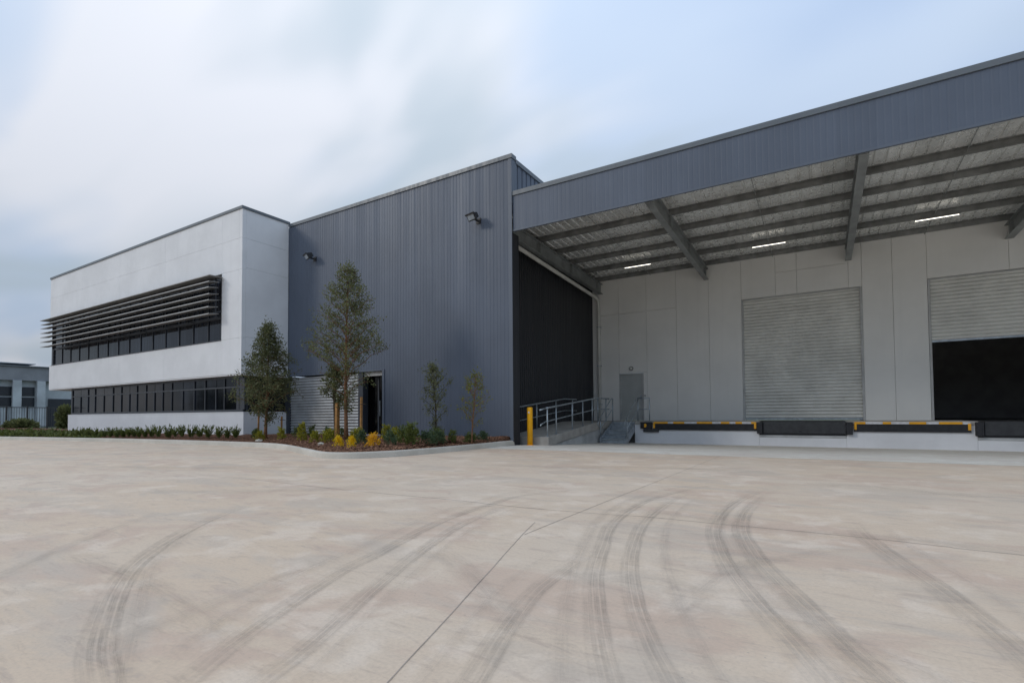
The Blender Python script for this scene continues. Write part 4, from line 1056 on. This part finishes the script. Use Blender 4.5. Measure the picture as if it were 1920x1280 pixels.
def shrub_mesh(kind, seed):
    rng = np.random.default_rng(seed); P_, D_ = [], []
    if kind == 'spiky':
        for s in range(26):
            az = rng.uniform(0, 6.28); tl = rng.uniform(0.15, 0.75); d = np.array([math.cos(az) * tl, math.sin(az) * tl, 1.0]); d /= np.linalg.norm(d)
            L = rng.uniform(0.5, 1.0)
            for k in range(12):
                u = rng.uniform(0.15, 1.0); P_.append(d * L * u + rng.normal(size=3) * 0.03); D_.append(d * 0.9 + np.array([math.cos(az), math.sin(az), 0]) * 0.4)
        v, f = leaf_mesh(np.array(P_), 0.26, rng, 0.25, 0.26, np.array(D_))
    elif kind == 'round':
        for s in range(34):
            az = rng.uniform(0, 6.28); el = rng.uniform(0.15, 1.5); r = rng.uniform(0.55, 1.0)
            c = np.array([math.cos(az) * math.cos(el) * 0.62, math.sin(az) * math.cos(el) * 0.62, math.sin(el) * 0.9]) * r
            m = 16; P_.append(c + rng.normal(size=(m, 3)) * 0.11); D_.append(np.tile(c * 1.2, (m, 1)))
        v, f = leaf_mesh(np.concatenate(P_), 0.17, rng, 0.2, 0.5, np.concatenate(D_))
    else:   # tall
        for s in range(30):
            az = rng.uniform(0, 6.28); h = rng.uniform(0.1, 1.0); r = 0.34 * (1 - 0.6 * h) * rng.uniform(0.4, 1.0)
            c = np.array([math.cos(az) * r, math.sin(az) * r, h]); m = 15
            P_.append(c + rng.normal(size=(m, 3)) * 0.07); D_.append(np.tile(np.array([math.cos(az) * 0.6, math.sin(az) * 0.6, 0.5]), (m, 1)))
        v, f = leaf_mesh(np.concatenate(P_), 0.16, rng, 0.3, 0.45, np.concatenate(D_))
    return v, f
_cache = {}
def shrub(x, y, h, kind, mat, label, name='shrub', cat='shrub', group=None, wide=1.0):
    sd = random.randrange(4); key = (kind, mat, sd)
    if key not in _cache: _cache[key] = np_mesh(name, *shrub_mesh(kind, sd + 31), mat)
    o = bpy.data.objects.new(name, _cache[key]); C.objects.link(o)
    o.location = (x, y, bed_height(x, y) - 0.01); s = h
    o.scale = (s * wide * random.uniform(0.9, 1.1), s * wide * random.uniform(0.9, 1.1), s)
    o.rotation_euler = (random.uniform(-0.1, 0.1), random.uniform(-0.1, 0.1), random.uniform(0, 6.28))
    return tag(o, label, cat, group)
ORD = ['first', 'second', 'third', 'fourth', 'fifth', 'sixth', 'seventh', 'eighth', 'ninth', 'tenth', 'eleventh', 'twelfth', 'thirteenth', 'fourteenth', 'fifteenth', 'sixteenth', 'seventeenth', 'eighteenth', 'nineteenth', 'twentieth', 'twenty-first', 'twenty-second']
row = [(-26.76, 8.9), (-26.16, 9.02), (-25.75, 9.1), (-25.23, 9.2), (-24.83, 9.28), (-24.44, 9.36), (-24.11, 9.43), (-23.78, 9.49), (-23.45, 9.56), (-23.13, 9.62), (-22.81, 9.68), (-22.39, 9.72), (-21.95, 9.75), (-21.4, 9.84), (-20.9, 9.9), (-20.51, 9.95), (-20.08, 10.02), (-19.58, 10.1), (-19.18, 10.16), (-18.61, 10.26), (-18.25, 10.33), (-17.85, 10.4)]
for i, (x, y) in enumerate(row[::-1]):
    shrub(x, y, random.uniform(0.36, 0.50) * (1.0 if i < 16 else 0.9), 'spiky', 'shrub', 'small green shrub along the white plinth wall, %s from its right corner' % ORD[i], 'shrub', 'shrub', 'row of shrubs along the white plinth wall', 0.78)
spec = [
 (-10.70, 8.95, 0.36, 'round', 'flower', 'bright yellow flowering plant at the left of the yellow pair by the kerb bend', 0.62),
 (-9.98, 8.75, 0.33, 'round', 'flower', 'bright yellow flowering plant at the right of the yellow pair by the kerb bend', 0.62),
 (-9.55, 9.05, 0.42, 'round', 'flowerorange', 'golden flowering plant standing alone right of the yellow pair', 0.6),
 (-14.10, 10.4, 0.62, 'tall', 'limeshrub', 'upright lime green plant in front of the corrugated screen', 0.75),
 (-12.95, 9.95, 0.40, 'round', 'limeshrub', 'yellow-green plant just left of the tall tree base', 0.7),
 (-12.40, 10.05, 0.46, 'round', 'limeshrub', 'wide yellow-green plant at the foot of the tall tree', 0.85),
 (-11.55, 10.3, 0.46, 'round', 'limeshrub', 'yellow-green plant between the tall tree and the doorway', 0.8),
 (-11.05, 11.0, 0.50, 'tall', 'limeshrub', 'yellow-green plant in front of the doorway step', 1.0),
 (-10.35, 10.7, 0.46, 'round', 'limeshrub', 'yellow-green plant right of the doorway step', 0.8),
 (-13.05, 10.5, 0.44, 'tall', 'shrubblue', 'green plant behind the yellow-green plant left of the tall tree', 0.9),
 (-10.74, 9.75, 0.44, 'round', 'shrubblue', 'dark green shrub between the yellow plants and the doorway step', 0.7),
 (-9.35, 9.45, 0.46, 'round', 'shrubblue', 'dark green shrub right of the golden flowering plant', 0.6),
 (-9.50, 10.15, 0.55, 'round', 'shrub', 'broad green shrub under the charcoal wall right of the doorway', 0.8),
 (-8.98, 9.80, 0.60, 'tall', 'shrub', 'tallest leafy green plant in the bed right of the doorway', 1.0),
 (-8.80, 10.2, 0.46, 'round', 'shrubblue', 'bluish green shrub left of the dark sapling', 0.8),
 (-9.05, 10.95, 0.44, 'round', 'shrub', 'green shrub at the foot of the dark sapling', 0.8),
 (-8.72, 10.6, 0.40, 'round', 'shrubblue', 'bluish green shrub between the two saplings', 0.75),
 (-8.75, 11.2, 0.36, 'tall', 'shrub', 'small green plant left of the lime-leaved sapling', 1.0),
 (-8.62, 11.9, 0.38, 'round', 'shrub', 'green shrub at the foot of the lime-leaved sapling', 0.9),
 (-8.66, 12.6, 0.34, 'round', 'shrubblue', 'low bluish green shrub nearest the bollard end of the bed', 0.9),
 (-15.55, 10.6, 0.42, 'tall', 'limeshrub', 'lime green plant right of the dense dark tree', 1.0),
 (-16.25, 10.3, 0.36, 'round', 'limeshrub', 'low lime green plant at the foot of the dense dark tree', 0.9),
 (-17.35, 10.9, 0.38, 'round', 'shrub', 'green plant left of the dense dark tree', 0.8),
 (-15.9, 11.5, 0.40, 'round', 'shrub', 'green plant behind the dense dark tree', 0.9),
 (-15.2, 11.6, 0.42, 'tall', 'shrub', 'green plant at the left end of the corrugated screen', 1.0),
 (-14.7, 12.3, 0.42, 'round', 'shrub', 'low green plant against the corrugated screen', 0.9),
]
for x, y, h, kind, mat, lab, wd in spec:
    shrub(x, y, h * 0.88, kind, mat, lab, 'flowering_plant' if 'flower' in mat else 'shrub', 'plant' if 'flower' in mat else 'shrub', None, wd)
# pale rocks in the mulch
def rock(x, y, s, label):
    rng = np.random.default_rng(int(abs(x * 100)))
    bm = bmesh.new(); bmesh.ops.create_icosphere(bm, subdivisions=2, radius=1)
    for v in bm.verts: v.co *= 1 + rng.normal() * 0.12
    me = bpy.data.meshes.new('rock'); bm.to_mesh(me); bm.free(); me.materials.append(M['kerb'])
    o = link('rock', me); o.location = (x, y, bed_height(x, y) + 0.01); o.scale = (s, s * 0.8, s * 0.5); tag(o, label, 'rock', 'rocks in the mulch')
rock(-15.9, 10.05, 0.13, 'pale rock in the mulch near the dense dark tree')
rock(-11.9, 9.35, 0.10, 'pale rock in the mulch left of the yellow pair')
# matted ground cover at the far left of the bed
rng = np.random.default_rng(99)
n = 9000
gx = rng.uniform(-44, -25.5, n); gy = 8.75 + (-(gx + 27) * -0.17) + rng.uniform(0, 1, n) ** 1.2 * 2.6
gz = 0.30 + rng.uniform(0, 1, n) * (0.10 + 0.16 * np.clip((-gx - 26) / 4, 0, 1)) * (0.5 + 0.5 * np.sin(gx * 2.1) * np.sin(gy * 2.7 + 1))
v, f = leaf_mesh(np.stack([gx, gy, gz], 1), 0.20, rng, 0.5, 0.4)
o = stuff(link('ground_cover', np_mesh('ground_cover', v, f, 'shrub'))); o['label'] = 'matted green ground cover at the far left of the garden bed'; o['category'] = 'ground cover'

# ------------------------------------------------------------------ far left background
fb = thing('far_building', 'distant grey industrial building beyond the fence at the left edge', 'building', (-78, 24, 0.2))
MB().box(-95, -75, 4, 26.5, 5.35, 6.85).build('upper_wall', 'farwall', fb)
MB().box(-95, -75.6, 4, 26.3, 0.1, 5.347).build('lower_wall', 'farpale', fb)
MB().box(-95.2, -74.8, 3.8, 26.7, 6.853, 6.98).build('roof_edge', 'cap', fb)
for y in (10.6, 14.0, 17.2, 19.4, 21.4): MB().box(-75.25, -74.85, y - 0.35, y + 0.35, 0.1, 5.34).build('column', 'farpale', fb)
for y in (12.3, 15.6, 18.3, 20.4):
    wd = 0.9 if y < 20 else 0.6
    for z in (2.5, 3.65): MB().box(-75.58, -75.52, y - wd, y + wd, z, z + 1.0).build('window', 'farglass', fb)
MB().box(-75.55, -75.45, 4, 22.0, 0.1, 2.1).build('dado', 'farpale', fb)
MB().box(-75.58, -75.5, 22.2, 24.8, 0.1, 3.4).build('roller_door', 'farglass', fb)
MB().box(-82, -76, 18.2, 21.2, 7.25, 7.33).build('roof_gantry', 'farpale', fb)
for y in (18.6, 20.8): MB().box(-80.1, -79.9, y - 0.06, y + 0.06, 6.98, 7.25).build('gantry_leg', 'farpale', fb)
fn = thing('fence', 'dark steel picket fence at the far left behind the ground cover', 'fence', (-55, 14, 0.17))
for y in np.arange(6.2, 26, 1.24): MB().box(-55.05, -54.95, y - 0.05, y + 0.05, 0.1, 2.16).build('post', 'fence', fn)
for z in (0.45, 2.02): MB().box(-54.98, -54.93, 5.6, 26, z, z + 0.06).build('rail', 'fence', fn)
mb = MB()
for y in np.arange(5.7, 26, 0.155): mb.box(-54.99, -54.965, y, y + 0.02, 0.3, 2.08)
stuff(mb.build('pickets', 'fence', fn))
def far_bush(x, y, w, h, label, seed):
    rng = np.random.default_rng(seed); n = 1500
    u = rng.normal(size=(n, 3)); u /= np.linalg.norm(u, axis=1)[:, None]; u *= rng.uniform(0.5, 1.0, n)[:, None]
    p = u * np.array([w, w, h / 2]) + np.array([0, 0, h / 2])
    v, f = leaf_mesh(p, 0.28, rng, 0.2, 0.5, u)
    o = link('bush', np_mesh('bush', v, f, 'leaf')); o.location = (x, y, 0.17); tag(o, label, 'bush', 'bushes by the far fence')
far_bush(-51.5, 16.3, 0.55, 2.0, 'green bush by the far fence just left of the white offices', 1)
far_bush(-52.5, 11.6, 0.9, 0.9, 'low bush by the far fence near the left edge of the picture', 2)
far_bush(-53.0, 14.0, 0.9, 0.8, 'low bush by the middle of the far fence', 3)

# ------------------------------------------------------------------ far wood across the road behind the yard: what the office glass mirrors
rng = np.random.default_rng(5)
P_, n = [], 0
for x in np.arange(-190, 110, 4.2):
    h = 6 + 6 * abs(math.sin(x * 0.11)) + rng.uniform(-1.5, 3.0); y = -78 + rng.uniform(-5, 5); w = rng.uniform(2.6, 4.4)
    u = rng.normal(size=(170, 3)); u /= np.linalg.norm(u, axis=1)[:, None]; u *= rng.uniform(0.4, 1.0, 170)[:, None]
    P_.append(u * np.array([w, w, h * 0.5]) + np.array([x + rng.uniform(-1.5, 1.5), y, h * 0.5]))
v, f = leaf_mesh(np.concatenate(P_), 1.5, rng, 0.1, 0.7)
o = stuff(link('far_wood', np_mesh('far_wood', v, f, 'leafdark'))); o['label'] = 'far-off band of dark trees mirrored in the office windows'; o['category'] = 'wood'
